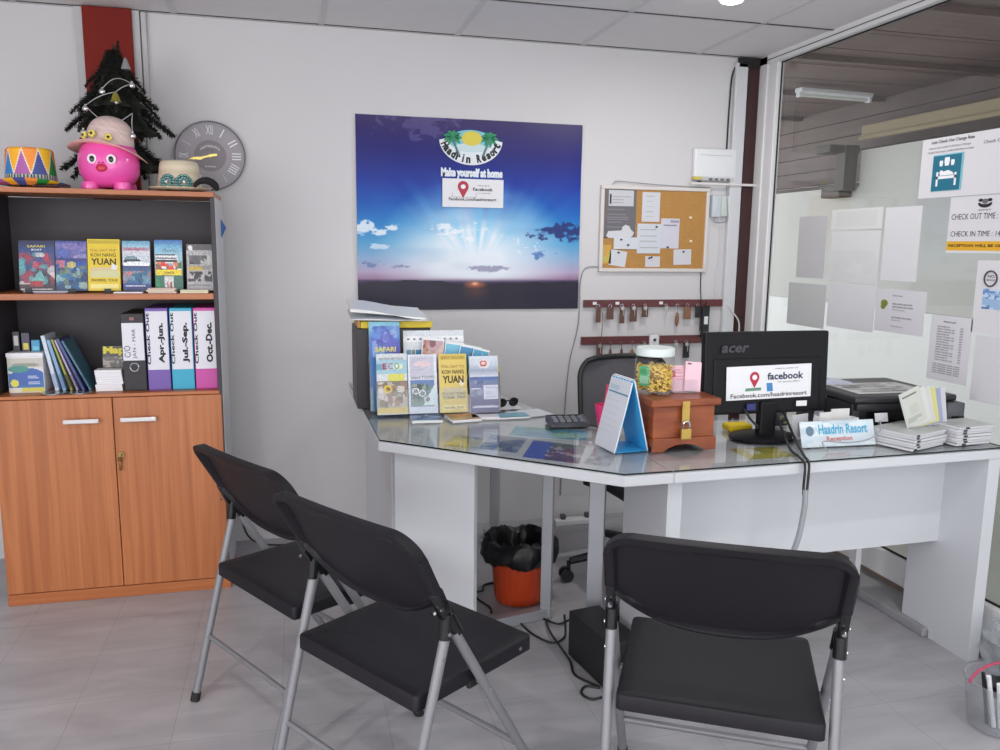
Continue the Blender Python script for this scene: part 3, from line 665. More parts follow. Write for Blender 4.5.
BAUB = [((-.626+.008, -0.420, 1.912-.02), 'silver bauble beside the gold bell on the christmas tree'), ((-.665, -0.420, 1.925), 'silver bauble left of the tree centre, one tier above the gold bell'), ((-.565, -0.405, 1.955), 'silver bauble at the right edge of the tree, just under the foil cone'),
        ((-.725, -0.420, 1.862), 'silver bauble at the left edge of the tree, below the gold bell'), ((-.565, -0.445, 1.768), 'silver bauble beside the crown of the sun hat, right side of the tree'), ((-.735, -0.435, 1.775), 'silver bauble beside the crown of the sun hat, left side of the tree')]
for (p0, lab) in BAUB:
    b_ = MB().sphere((0, 0, 0), .0115, u=16, v=10).tube([(0, 0, .010), (0, 0, .016)], .004, 8).build('bauble', SILV, None, True); b_.location = p0; tag(b_, lab, 'bauble', 'silver baubles on the little tree')
ga = MB()
def arc(a, b_, sag, n=10): a, b_ = Vector(a), Vector(b_); return [a+(b_-a)*t+Vector((0, -.015*math.sin(PI*t), -sag*math.sin(PI*t))) for t in np.linspace(0, 1, n)]
tag(ga.tube(arc((-.665, -0.422, 1.935), (-.565, -0.407, 1.962), -.025)+arc((-.565, -0.407, 1.962), (-.618, -0.432, 1.925), .0)[1:]+arc((-.618, -0.432, 1.925), (-.725, -0.422, 1.873), -.006)[1:]+arc((-.725, -0.422, 1.873), (-.56, -0.452, 1.85), .05)[1:]+arc((-.56, -0.452, 1.85), (-.565, -0.442, 1.78), 0)[1:], .0016, 6).build('garland', mat('silver_cord', (180, 180, 182), .4, metal=.4), None, True),
    'thin silver garland cord wound round the christmas tree', 'garland')

# brochures standing on the upper shelf
SHZ = 1.188
def cover_safari():
    im = Img(30, 46, (52, 60, 92)); im.vgrad([(0, (60, 52, 60)), (.35, (84, 74, 92)), (.6, (70, 84, 130)), (.8, (50, 76, 132)), (1, (34, 40, 74))])
    im.blotch(0, .12, 1, .75, [(190, 70, 96), (210, 200, 196), (92, 160, 168), (60, 80, 130), (150, 60, 80), (40, 44, 66)], 3, 42, .16, .8); im.rect(.3, .08, .65, .2, (165, 60, 70)); im.tri([(.35, .2), (.75, .2), (.6, .42)], (110, 170, 170)); im.lines(.05, .02, .95, .08, 2, (200, 196, 200), 2); return im
def cover_dive():
    im = Img(30, 46); im.vgrad([(0, (50, 70, 110)), (.3, (60, 110, 150)), (.58, (50, 80, 160)), (.64, (60, 60, 110)), (.8, (110, 110, 170)), (1, (70, 80, 150))])
    im.blotch(0, .05, 1, .5, [(40, 110, 170), (60, 130, 150), (120, 130, 100), (30, 60, 110), (150, 180, 180)], 5, 46, .15, .8); im.blotch(0, .66, 1, .96, [(160, 150, 190), (120, 110, 170), (80, 100, 170)], 8, 18, .25, .7); im.blotch(0, .45, .3, .6, [(190, 110, 130)], 2, 5, .12); im.ell(.5, .52, .15, .06, (190, 180, 110)); return im
def cover_yuan(face=(226, 202, 62)):
    im = Img(30, 46, face); im.rect(.02, .92, .98, .985, tuple(c*.86 for c in face)); im.rect(.1, .40, .9, .45, (206, 186, 168), .8); im.rect(.08, .27, .95, .4, (196, 204, 190), .75); im.ell(.82, .46, .1, .055, (222, 222, 226)); im.rect(.06, .05, .94, .12, (238, 228, 150), .9); return im
def cover_speed():
    im = Img(30, 46); im.vgrad([(0, (40, 50, 100)), (.12, (60, 80, 140)), (.3, (70, 130, 160)), (.5, (60, 70, 120)), (.52, (190, 200, 214)), (.72, (200, 206, 216)), (.8, (206, 200, 210)), (.88, (150, 190, 206)), (1, (90, 150, 190))])
    im.rect(.05, .5, .97, .535, (246, 248, 250)); im.ell(.35, .60, .32, .05, (60, 70, 80)); im.ell(.3, .66, .22, .04, (120, 150, 160)); im.ell(.5, .55, .48, .035, (230, 235, 240)); im.rect(.05, .80, .95, .86, (176, 120, 150), .7); im.blotch(.0, .13, 1, .4, [(30, 80, 110), (50, 110, 140), (190, 120, 120), (110, 150, 170)], 6, 26, .13, .7); im.lines(.1, .05, .95, .12, 2, (200, 205, 220), 5); return im
def cover_ferry():
    im = Img(30, 46); im.vgrad([(0, (40, 84, 84)), (.3, (70, 110, 100)), (.5, (150, 170, 170)), (.7, (150, 196, 210)), (.88, (110, 170, 205)), (1, (40, 96, 170))])
    for v in (.575, .63, .69): im.rect(.04, v, .8-.1*(v-.57)*5, v+.028, (40, 40, 46)); im.rect(.04, v-.03, .84, v, (220, 220, 224))
    im.blotch(.05, .42, .95, .56, [(216, 60, 50), (235, 120, 90), (60, 110, 70), (240, 240, 240)], 9, 22, .12, .9); im.rect(.02, .31, .98, .41, (232, 208, 50)); im.rect(.0, .0, 1, .29, (56, 110, 96)); im.blotch(.05, .02, .3, .28, [(50, 140, 90)], 4, 8, .1); im.rect(.35, .03, .68, .29, (206, 206, 206)); im.rect(.42, .05, .47, .18, (190, 60, 60)); im.rect(.55, .05, .6, .18, (190, 60, 60)); return im
def cover_taxi():
    im = Img(30, 46, (176, 174, 178)); im.rect(0, .86, 1, 1, (96, 92, 96)); im.ell(.16, .92, .09, .055, (230, 230, 232)); im.blotch(.1, .57, .95, .75, [(60, 58, 62), (90, 90, 96), (200, 198, 196)], 3, 24, .16, .85); im.rect(.08, .45, .9, .54, (150, 146, 140)); im.rect(.06, .44, .6, .53, (206, 172, 60), .85)
    im.blotch(.05, .2, .95, .42, [(50, 46, 52), (70, 66, 70), (190, 188, 190)], 12, 34, .09, .95); im.lines(.05, .03, .95, .17, 4, (120, 118, 122), 1); return im
SB = [(-.980, .118, .187, cover_safari(), 'brochure with a dark holiday collage cover, leftmost on the upper shelf', 'safari'),
      (-.857, .106, .187, cover_dive(), 'brochure with a purple and blue underwater cover on the upper shelf', 'dive'),
      (-.748, .112, .195, cover_yuan((224, 196, 44)), 'thick yellow brochure standing on the upper shelf', 'yuan'),
      (-.627, .098, .190, cover_speed(), 'brochure with a white speedboat on blue sea, on the upper shelf', 'speed'),
      (-.513, .100, .195, cover_ferry(), 'brochure with a ferry and yellow band on the upper shelf', 'ferry'),
      (-.398, .096, .180, cover_taxi(), 'grey brochure with vehicle pictures, rightmost on the upper shelf', 'taxi')]
ACR = clear('clear_acrylic', (.95, .96, .97), .03, 1.35)
for x, w_, h_, im, lab, kind in SB:
    t = thing('brochure', lab, 'brochure', (x, -.462, SHZ+.001), 0, 'brochures on the upper shelf'); lean = Vector((0, .16, 1)).normalized()
    ex = Vector((1, 0, 0)); nn = ex.cross(lean)
    th = .022 if kind == 'yuan' else .014
    if kind != 'yuan': speck(im, len(lab), .13)
    sheet('booklet', w_, h_, im, t, (0, 0, .006), ex, lean, th, back=(236, 214, 120) if kind == 'yuan' else (190, 190, 196))
    def tx(s, m, u, v, wu, hv, **k): return text(s, m, t, Vector((0, 0, .006))+ex*(u*w_)+lean*(v*h_), wu*w_, hv*h_, ex, lean, **k)
    if kind == 'safari': tx('SAFARI', INK_YELLOW, .24, .86, .5, .05); tx('BOAT', INK_WHITE, .36, .80, .3, .035)
    if kind == 'yuan': tx('KOH NANG', INK_BROWN, .1, .66, .78, .07); tx('YUAN', INK_BROWN, .1, .50, .78, .13, bold=.03); tx('FULL DAY TRIP', INK_TAN, .1, .76, .78, .05); tx('SNORKEL TOUR', INK_BROWN, .1, .18, .82, .05)
    if kind == 'ferry': tx('TOURS', INK_GREY, .3, .77, .42, .045); tx('TICKETS', INK_BROWN, .3, .335, .4, .04)
    if kind == 'taxi': tx('TAXI', INK_GREY, .3, .90, .5, .05)
    if kind == 'speed': tx('SPEED BOAT', INK_RED, .1, .815, .7, .03)
# plate stands: dark clips and flat leaflets on the front of the shelf
for x, lab in ((-.938, 'dark leaflet clip in front of the collage brochure'), (-.795, 'dark leaflet clip in front of the underwater brochure'), (-.672, 'dark leaflet clip in front of the yellow brochure')):
    k = MB().box(-.014, .014, -.010, .010, 0, .004, .001).box(-.012, .012, .004, .008, .004, .017, .001).build('leaflet_clip', BLACK, None); k.location = (x, -.512, SHZ+.0005); tag(k, lab, 'clip', 'dark clips on the upper shelf')
def flat_stack(name, label, cat, x, y, z, w_, d_, n, th, cols, rz=0, group=None, seed=1, lean=0):
    t = thing(name, label, cat, (x, y, z), rz, group); r = random.Random(seed)
    for k in range(n):
        a, b_ = r.uniform(-.003, .003), r.uniform(-.003, .003); c_ = cols[k % len(cols)]
        MB().box(-w_/2+a, w_/2+a, -d_/2+b_, d_/2+b_, k*th+.0004, (k+1)*th, .0006, 1).build('booklet', c_, t)
    return t
CREAM = mat('cream_paper', (214, 206, 178), .7); PINKP = mat('pale_pink_paper', (212, 186, 180), .7); LIL = mat('lilac_paper', (172, 168, 190), .6); GREYP = mat('grey_paper', (186, 186, 190), .7)
flat_stack('leaflet_pile', 'low pile of pinkish leaflets in front of the ferry brochure', 'leaflets', -.482, -.510, SHZ+.0005, .10, .045, 3, .0065, [PINKP, CREAM, PINKP], 0, 'leaflet piles on the upper shelf', 2)
flat_stack('leaflet_pile', 'low pile of cream leaflets in front of the grey taxi brochure', 'leaflets', -.365, -.508, SHZ+.0005, .10, .045, 2, .0065, [CREAM], .03, 'leaflet piles on the upper shelf', 3)
flat_stack('leaflet_pile', 'thin lilac leaflets in front of the two leftmost shelf brochures', 'leaflets', -.87, -.492, SHZ+.0005, .17, .02, 2, .004, [LIL, GREYP], 0, 'leaflet piles on the upper shelf', 4)
flat_stack('leaflet_pile', 'thin white leaflets in front of the speedboat brochure', 'leaflets', -.60, -.508, SHZ+.0005, .10, .04, 1, .005, [PAPER], 0, 'leaflet piles on the upper shelf', 5)

# lever arch files on the lower shelf
BZ = .812
def lever_file(x, label, body, lab_lines, lab_top, pocket, hgt=.312, labelbox=(.085, .27), extra=None, w_=.082):
    t = thing('lever_arch_file', label, 'file', (x, -.485, BZ), 0, 'lever arch files on the lower shelf')
    MB().box(0, w_, 0, .25, 0, hgt, .003).build('body', body, t)
    im = Img(20, 60, (214, 214, 222)); a, b_ = labelbox
    l = sheet('spine_label', w_-.006, b_-a, im, t, (.003, -.0012, a), t=.001)
    return t, l
def vt(s, m, par, x, z0, z1, wid, bold=.03):     # reads from bottom to top
    return text(s, m, par, (x+wid, -.0012, z0), z1-z0, wid, (0, 0, 1), (-1, 0, 0), bold)
CYAN = mat('cyan_board', (52, 164, 196), .45); PURP = mat('purple_board', (112, 84, 164), .45); MAG = mat('magenta_board', (196, 74, 160), .45); BLK = mat('black_board', (42, 40, 44), .55, bump=.1, nscale=200)
t, l = lever_file(-.640, 'black lever arch file with a handwritten white label on the lower shelf', BLK, 0, 0, 0, .298, (.118, .262))
text('C/O', INK, t, (.008+.022, -.0012, .13), .045, .022, (0, 0, 1), (-1, 0, 0), 0); text('JAN - MAR', INK, t, (.038+.016, -.0012, .125), .115, .016, (0, 0, 1), (-1, 0, 0), 0)
rg = MB(); pts = [(.041+.0155*math.cos(a), -.002, .092+.0155*math.sin(a)) for a in np.linspace(0, 2*PI, 25)]; rg.tube(pts, .0024, 8, False); rg.build('finger_ring', CHROME, t, True)
MB().box(.032, .048, -.0018, .001, .272, .284, .0008).build('maker_patch', mat('dull_pink', (150, 100, 104), .6), t)
for x, m, s, lab in ((-.553, PURP, 'Apr.-Jun.', 'lever arch file labelled Apr.-Jun., white spine over purple'), (-.466, CYAN, 'Jul.-Sep.', 'lever arch file labelled Jul.-Sep., white spine over light blue'), (-.380, MAG, 'Oct.-Dec.', 'lever arch file labelled Oct.-Dec., white spine over magenta')):
    t, l = lever_file(x, lab, m, 0, 0, 0, .318, (.080, .306))
    vt(s, INK, t, .043, .105, .262, .025, .05)
    text('Check Out', INK, t, (.0145, -.0012, .10), .20, .013, (0, 0, 1), (-1, 0, 0), .03)
# small things on the lower shelf
bx = thing('map_box', 'white box with a printed blue sea map label, left end of the lower shelf', 'box', (-1.044, -.46, BZ))
MB().box(0, .122, 0, .16, 0, .136, .002).build('carton', PAPER, bx); MB().box(-.002, .124, -.002, .162, .136, .152, .002).build('lid', PAPER, bx)
im = Img(36, 40, (206, 208, 206)); im.rect(0, .12, 1, .55, (66, 110, 170)); im.ell(.55, .45, .5, .26, (60, 96, 170)); im.rect(0, .72, 1, 1, (190, 186, 176)); im.ell(.5, .8, .4, .06, (120, 130, 120), .7); im.ell(.3, .68, .3, .1, (70, 140, 130)); im.lines(.55, .2, .95, .5, 5, (190, 200, 220), 3); im.ell(.16, .26, .12, .11, (216, 210, 80)); im.rect(0, 0, 1, .13, (206, 196, 90)); im.rect(0, 0, .35, .13, (214, 212, 200)); sheet('label_print', .118, .128, im, bx, (.002, -.001, .004), t=.0009)
for x, w_, h_, c1, c2, lab in ((-1.030, .022, .075, (38, 36, 42), (190, 190, 190), 'narrow black carton on the map box, leftmost of three'), (-1.000, .026, .07, (60, 54, 80), (206, 190, 60), 'small purple and yellow carton on the map box, middle of three'), (-.968, .028, .042, (60, 150, 190), (120, 190, 210), 'small blue carton on the map box, rightmost of three')):
    im = Img(12, 20, c1); im.rect(.2, .1 if c2[0] != 190 else .3, .8, .45 if c2[0] != 190 else .8, c2); k = sheet('small_carton', w_, h_, im, None, (0, 0, 0), t=.03, back=c1); k.location = (x, -.42, BZ+.1525); tag(k, lab, 'carton', 'little cartons on the map box')
LB = [((196, 206, 220), (150, 170, 200), .02, 'pale blue'), ((126, 160, 196), (96, 130, 170), .016, 'mid blue'), ((150, 150, 70), (60, 60, 40), .010, 'olive'), ((166, 158, 190), (120, 110, 150), .010, 'lilac'), ((66, 74, 130), (50, 56, 110), .016, 'navy'), ((70, 110, 130), (50, 90, 110), .010, 'teal')]
for i, ((c1, c2, _t, nm), xb, th) in enumerate(zip(LB, (-.872, -.848, -.826, -.806, -.783, -.760), (.014, .012, .008, .007, .010, .008))):
    a_ = math.radians(10+2.9*i); k = thing('leaning_book', f'{nm} booklet leaning to the left on the lower shelf among others', 'book', (xb, -.465, BZ+.006), 0, 'leaning booklets on the lower shelf')
    k.rotation_euler = (0, -a_, 0); hh = (.215, .20, .205, .205, .215, .21)[i]
    MB().box(-th, 0, 0, .14, 0, hh, .0012, 1).build('cover', mat('book_'+nm, c1, .4, noise=.08), k); MB().box(-th+.001, -.001, -.0006, .1, .012, hh*.22+.02, .0003, 1).build('spine_print', mat('book2_'+nm, c2, .5), k)
for x, y, lab in ((-.885, -.487, 'clear disc lying on the lower shelf beside the map box'), (-.795, -.487, 'clear disc lying on the lower shelf under the leaning booklets')):
    k = MB().lathe([(.008, 0), (.046, 0), (.046, .004), (.008, .004), (.008, 0)], 36, cap=False).build('disc', mat('disc_silver', (150, 152, 156), .12, metal=.7), None, True); k.location = (x, y+.0, BZ+.0008); tag(k, lab, 'disc', 'discs on the lower shelf')
flat_stack('card_stack', 'neat stack of white cards next to the black lever arch file', 'cards', -.692, -.455, BZ+.0005, .094, .06, 9, .0092, [PAPER], 0, None, 8)
mp_ = thing('map_booklet', 'booklet with big yellow map lettering on the white card stack', 'booklet', (-.722, -.43, BZ+.0835))
im = Img(20, 16, (90, 84, 84)); im.blotch(0, 0, 1, .5, [(150, 140, 130), (110, 100, 96), (70, 66, 70)], 4, 16, .2); im.rect(0, .5, 1, 1, (60, 58, 50)); sheet('cover', .082, .082, im, mp_, (0, 0, .002), (1, 0, 0), (0, .1, 1), .012); text('Map', mat('map_yellow', (214, 200, 56), .5), mp_, (.003, .0045, .047), .078, .036, (1, 0, 0), (0, .1, 1), .05)
bt = MB().prism([(0, .033), (.02, .0), (0, -.04), (-.012, 0)], (0, 1, 0), (0, 0, 1), (0, 0, 0), .003).build('paper_tag', mat('blue_tag', (40, 84, 150), .5), None); bt.location = (-.2775, -.30, 1.44); bt.rotation_euler = (0, 0, -1.2); tag(bt, 'small blue paper tag stuck on the cabinet side', 'tag')

# ================================================================== ON THE BACK WALL
# resort banner
def smooth_noise(w, h, fx, fy, seed):
    r = np.random.RandomState(seed); gx_, gy_ = fx+2, fy+2; g_ = r.rand(gy_, gx_); X = np.linspace(0, fx, w); Y = np.linspace(0, fy, h); xi = X.astype(int); yi = Y.astype(int); tx_ = X-xi; ty_ = Y-yi
    tx_ = tx_*tx_*(3-2*tx_); ty_ = ty_*ty_*(3-2*ty_)
    a = g_[np.ix_(yi, xi)]*(1-tx_)+g_[np.ix_(yi, xi+1)]*tx_; b_ = g_[np.ix_(yi+1, xi)]*(1-tx_)+g_[np.ix_(yi+1, xi+1)]*tx_; return a*(1-ty_[:, None])+b_*ty_[:, None]
NBX, NBY = 288, 232
im = Img(NBX, NBY)
im.vgrad([(0, (40, 38, 54)), (.13, (46, 42, 60)), (.155, (70, 58, 92)), (.165, (150, 120, 150)), (.20, (176, 160, 190)), (.27, (140, 170, 206)), (.36, (80, 156, 206)), (.46, (36, 124, 196)), (.56, (14, 84, 176)), (.68, (14, 46, 148)), (.82, (30, 30, 116)), (.92, (46, 38, 104)), (1, (60, 50, 100))])
U, V = im.U, im.V; cx_, cy_ = .515, .17; n0 = smooth_noise(NBX, NBY, 9, 26, 31)
dist = np.sqrt(((U-cx_)/1.0)**2+((V-cy_)*.88)**2); ang = np.arctan2((V-cy_)*.88, U-cx_)
dist2 = np.sqrt(((U-cx_)/1.12)**2+((V-.27)*.92)**2); m_ = np.clip(1.35*(1-dist2/.40), 0, 1)**.95*np.clip((V-.145)/.03, 0, 1)*(.82+.36*n0); im.put(np.clip(m_, 0, 1)*.97, (232, 240, 248))
rays = np.clip(.5+.5*np.sin(ang*21+1.3*np.sin(ang*9))+.25*np.sin(ang*47), 0, 1)*np.clip((V-.30)/.12, 0, 1)*np.clip((.74-V)/.34, 0, 1)*np.clip(1-abs(ang-PI/2)/1.0, 0, 1); im.put(rays*.75, (110, 196, 236))
n1 = smooth_noise(NBX, NBY, 20, 30, 4)*.45+smooth_noise(NBX, NBY, 44, 62, 9)*.32+smooth_noise(NBX, NBY, 90, 110, 10)*.23
def cloud(u0, u1, v0, v1, th, c, al): 
    uu = np.clip((U-u0)/(u1-u0), 0, 1); vv = np.clip((V-v0)/(v1-v0), 0, 1); e = np.sin(uu*PI)*np.sin(vv*PI); im.put(np.clip((n1*(.35+.65*e)*np.clip(e*4, 0, 1)-th)/.10, 0, 1)*((U > u0)&(U < u1)&(V > v0)&(V < v1)), c, al)
cloud(-.15, .24, .36, .50, .40, (232, 238, 246), .9); cloud(.0, .2, .29, .38, .47, (226, 234, 244), .7); cloud(.2, .70, .34, .50, .43, (240, 244, 250), .85); cloud(.62, .9, .27, .42, .46, (230, 238, 246), .7); cloud(.70, 1.25, .33, .50, .34, (34, 46, 110), .92); cloud(.68, 1.0, .24, .36, .50, (56, 96, 170), .7); cloud(-.2, .3, .2, .32, .50, (80, 106, 160), .6)
cloud(.3, .9, .185, .25, .48, (120, 116, 150), .6); cloud(.12, .3, .21, .25, .42, (90, 110, 140), .7); cloud(.0, .5, .85, 1.1, .34, (116, 108, 160), .4)
hz = .132+.028*np.exp(-((U-.22)/.20)**2)+.020*np.exp(-((U-.9)/.22)**2)+.006*np.sin(U*31)*np.sin(U*13); im.put((V < hz).astype(float), (42, 40, 56)); im.put(np.clip(1-np.sqrt(((U-.515)/.06)**2+((V-.135)/.025)**2), 0, 1), (236, 130, 80), .95); im.put(np.clip(1-np.sqrt(((U-.515)/.02)**2+((V-.14)/.012)**2), 0, 1), (255, 220, 170), 1); im.put(np.clip(1-np.sqrt(((U-.52)/.08)**2+((V-.10)/.05)**2), 0, 1), (130, 70, 60), .5)
BW, BH = 1.076, .878; BX0, BZ0 = .290, 1.078
bn = thing('banner', 'large blue sunrise banner hanging on the white wall above the desk', 'banner', (BX0-.002, -.004, BZ0))
BANM = print_mat('banner_vinyl', .42); BANM.node_tree.nodes['Principled BSDF'].inputs['Specular IOR Level'].default_value = .3
sheet('vinyl', BW, BH, im, bn, (0, -.008, 0), t=.006, m=BANM, bend=lambda u, v: .0025*math.sin(u*9+v*3)+.0015*math.sin(v*17+u*5)-.001*math.sin(u*31))
cxl, czl = .529, .742    # logo centre in banner coordinates
LZ = -.0125
def disc_(cx, cz, rx, rz_, m, name, y=LZ, n=40, par=bn, a0=0, a1=2*PI):
    mb = MB(); mb.prism([(cx+rx*math.cos(a), cz+rz_*math.sin(a)) for a in np.linspace(a0, a1, n, endpoint=abs(a1-a0) < 6.2)], (1, 0, 0), (0, 0, 1), (0, y, 0), .0004); return mb.build(name, m, par)
mb = MB(); outer = [(cxl+.150*math.cos(a), czl+.045-.115*math.sin(a)) for a in np.linspace(.05, PI-.05, 30)]; inner = [(cxl+.104*math.cos(a), czl+.050-.062*math.sin(a)) for a in np.linspace(PI-.02, .02, 30)]
mb.prism(outer+inner, (1, 0, 0), (0, 0, 1), (0, LZ, 0), .0004).build('logo_band', mat('logo_white', (222, 228, 234), .4), bn)
disc_(cxl, czl+.038, .104, .050, mat('logo_aqua', (120, 190, 206), .4), 'logo_oval', LZ-.0004); disc_(cxl, czl+.008, .084, .020, mat('logo_pale', (196, 216, 222), .4), 'logo_sea', LZ-.0008)
disc_(cxl+.003, czl+.050, .048, .033, mat('logo_sun', (216, 200, 70), .4), 'logo_sun', LZ-.0013)
PALM = mat('palm_green', (32, 140, 96), .45); TRK = mat('palm_trunk', (90, 130, 130), .5)
for s_ in (-1, 1):
    mb = MB(); px_, pz_ = cxl+s_*.086, czl+.055
    for k in range(9):
        a = 2*PI*k/9; d1_ = Vector((math.cos(a), 0, math.sin(a)*.8)); t_ = Vector((-d1_.z, 0, d1_.x)); c0 = Vector((px_, LZ-.0014, pz_))
        mb.bm.faces.new([mb.bm.verts.new(v) for v in (c0, c0+d1_*.026+t_*.011, c0+d1_*.048-Vector((0, 0, .008)), c0+d1_*.024-t_*.011)])
    mb.build('logo_palm', PALM, bn); mb = MB(); mb.tube([(px_, LZ-.001, pz_-.01), (px_-s_*.016, LZ-.001, pz_-.05), (px_-s_*.03, LZ-.001, pz_-.085)], [.004, .005, .006], 6).build('logo_trunk', TRK, bn)
word = 'Haadrin Resort'; mbs = []
for k, chh in enumerate(word):
    if chh == ' ': continue
    a = PI+.20+(PI-.40)*(k+.5)/len(word); ex = Vector((-math.sin(a)*.128, 0, math.cos(a)*.090)).normalized(); ey = Vector((-ex.z, 0, ex.x)); c0 = Vector((cxl+.129*math.cos(a), LZ-.0008, czl+.047+.091*math.sin(a)))
    text(chh, INK, bn, c0-ex*(.004 if chh == 'i' else .0105)-ey*.018, None if chh == 'i' else .021, .038 if chh in 'HRdit' else .028, ex, ey, .02 if chh == 'i' else .055, name='logo_letter')
text('Make yourself at home', mat('banner_text_edge', (196, 214, 240), .4), bn, (.387, LZ, .606), .296, .052, bold=.075); text('Make yourself at home', INK_WHITE, bn, (.390, LZ-.0004, .6095), .290, .045, bold=.035)
# pasted location card on the banner
def pin_icon(par, cx, cz, y, s_, m_red, name='pin_icon'):
    pts = [(cx+s_*.5*math.cos(a), cz+s_*.5*math.sin(a)) for a in np.linspace(-.45, PI+.45, 26)]+[(cx, cz-s_*1.02)]
    o = MB().prism(pts, (1, 0, 0), (0, 0, 1), (0, y, 0), .0003).build(name, m_red, par); disc_(cx, cz, s_*.22, s_*.2, INK_WHITE, 'pin_hole', y-.0004, 20, o)
sg = thing('location_card', 'white card with a red pin icon pasted on the blue banner', 'sign', (.682, -.0185, 1.557))
MB().box(0, .292, -.001, .0015, 0, .130, .0004, 1).build('card', PAPER, sg); pin_icon(sg, .098, .094, -.0012, .052, INK_RED)
text('TAKE A LOOK AT', INK_GREY, sg, (.165, -.0012, .098), .06, .006); text('Facebook', INK, sg, (.145, -.0012, .076), .095, .015, bold=.03); text('for special offers', INK_GREY, sg, (.17, -.0012, .063), .06, .006); text('Facebook.com/haadrinresort', INK, sg, (.03, -.0012, .030), .228, .015, bold=.02)
mb = MB(); mb.box(.045, .160, -.0014, -.0011, .046, .0475).box(.045, .0465, -.0014, -.0011, .046, .066).box(.1585, .16, -.0014, -.0011, .046, .066).build('map_outline', INK_GREY, sg)

# wall clock
ck = thing('wall_clock', 'round grey wall clock with white roman numerals and gold hands', 'clock', (-.332, -.002, 1.749))
CF = mat('clock_face', (164, 158, 164), .5, noise=.06, nscale=30); CR = mat('clock_inner', (136, 128, 134), .5, noise=.05); RIM = mat('clock_rim', (84, 80, 88), .3, metal=.4)
RC = .1455
def ydisc(r0, r1, y0, y1, m, name, par, n=64):
    mb = MB(); k = [(math.cos(2*PI*i/n), math.sin(2*PI*i/n)) for i in range(n)]
    rings = [[mb.bm.verts.new((r*c_, y, r*s_)) for c_, s_ in k] for r, y in ((r1, y0), (r1, y1), (max(r0, 1e-4), y1), (max(r0, 1e-4), y0))]
    for A, B in zip(rings, rings[1:]+rings[:1]):
        for i in range(n): mb.bm.faces.new((A[i], A[(i+1) % n], B[(i+1) % n], B[i]))
    return mb.build(name, m, par, True)
ydisc(0, RC-.003, 0, -.010, CF, 'face', ck); ydisc(RC-.005, RC, 0, -.020, RIM, 'rim', ck); ydisc(0, .068, -.0101, -.0106, CR, 'inner_disc', ck); ydisc(.066, .0685, -.0104, -.0112, mat('clock_ring', (166, 160, 166), .5), 'inner_ring', ck)
ROM = ['XII', 'I', 'II', 'III', 'IIII', 'V', 'VI', 'VII', 'VIII', 'IX', 'X', 'XI']
for k, r_ in enumerate(ROM):
    a = PI/2-k*PI/6; ey = Vector((math.cos(a), 0, math.sin(a))); ex = Vector((math.sin(a), 0, -math.cos(a))); wd = .011+.0085*(len(r_)-1); c0 = Vector((.108*math.cos(a), -.0105, .108*math.sin(a)))
    text(r_, INK_WHITE, ck, c0-ex*wd/2-ey*.019, wd if len(r_) > 1 else .005, .038, ex, ey, .0, name='numeral')
text('ANTIQUITE', INK_WHITE, ck, (-.04, -.0108, .035), .08, .011, warp=lambda x, y: (x, y-((x-.04)/.04)**2*.016)); text('PARIS', INK_WHITE, ck, (-.022, -.0108, -.048), .044, .006); text('DE', INK_GREY, ck, (-.016, -.0108, .020), .032, .006)
GH = mat('gold_hand', (222, 200, 110), .3, metal=.5)
def hand(a, l, w_, tail, y, name):
    d_ = Vector((math.cos(a), 0, math.sin(a))); n_ = Vector((-d_.z, 0, d_.x)); mb = MB(); pts = [d_*l, d_*l*.72+n_*w_, d_*l*.45+n_*w_*.35, d_*-tail+n_*w_*.9, d_*-tail*1.15, d_*-tail-n_*w_*.9, d_*l*.45-n_*w_*.35, d_*l*.72-n_*w_]
    mb.prism([(p.x, p.z) for p in pts], (1, 0, 0), (0, 0, 1), (0, y, 0), .0008); return mb.build(name, GH, ck)
hand(math.radians(191), .092, .0055, .026, -.0135, 'minute_hand'); hand(math.radians(197), .060, .006, .016, -.0122, 'hour_hand'); ydisc(0, .007, -.0115, -.016, GH, 'hand_hub', ck, 24)

# cork notice board
cbd = thing('notice_board', 'cork notice board in a white frame pinned with papers', 'notice board', (1.467, -.001, 1.26))
CORK = mat('cork', (178, 132, 74), .9, noise=.22, nscale=140, bump=.3); NW, NH = .585, .42
MB().box(.01, NW-.01, -.012, 0, .01, NH-.01).build('cork', CORK, cbd)
fr_ = MB(); 
for x0, x1, z0, z1 in ((0, NW, 0, .018), (0, NW, NH-.018, NH), (0, .018, .018, NH-.018), (NW-.018, NW, .018, NH-.018)): fr_.box(x0, x1, -.020, 0, z0, z1, .003)
fr_.build('frame', mat('white_board_frame', (214, 208, 206), .4, noise=.02), cbd)
PIN = mat('black_pin', (30, 28, 30), .3); PINW = mat('cream_pin', (236, 214, 180), .3)
def note(name, lab, x0, x1, z0, z1, im, pins=(), rot=0, y=-.0145, grp='papers pinned on the notice board', cat='note'):
    t = thing(name, lab, cat, ((x0+x1)/2, y, z1), 0, grp); t.rotation_euler = (0, rot, 0); w_ = x1-x0; h_ = z1-z0
    sheet('paper', w_, h_, im, t, (-w_/2, 0, -h_), t=.0006, m=PRINTM)
    for u, v in pins: MB().sphere((-w_/2+u*w_, -.003, -h_+v*h_), .005, 1.3, .7, .9, 10, 6).build('pin', PIN, t, True)
    return t
def lined(w, h, rows, c=(205, 205, 212), ink=(150, 150, 160), seed=1): im = Img(w, h, c); im.lines(.12, .1, .92, .9, rows, ink, seed, .6, .22); return im
im = Img(34, 50, (104, 102, 108)); im.rect(.12, .66, .9, .97, (196, 196, 202)); im.rect(.16, .7, .2, .9, (50, 50, 54)); im.lines(.25, .7, .85, .93, 4, (150, 150, 156), 2, .7); im.lines(.1, .2, .9, .62, 8, (134, 132, 138), 3, .9, .3); im.rect(0, .0, 1, .03, (84, 82, 88))
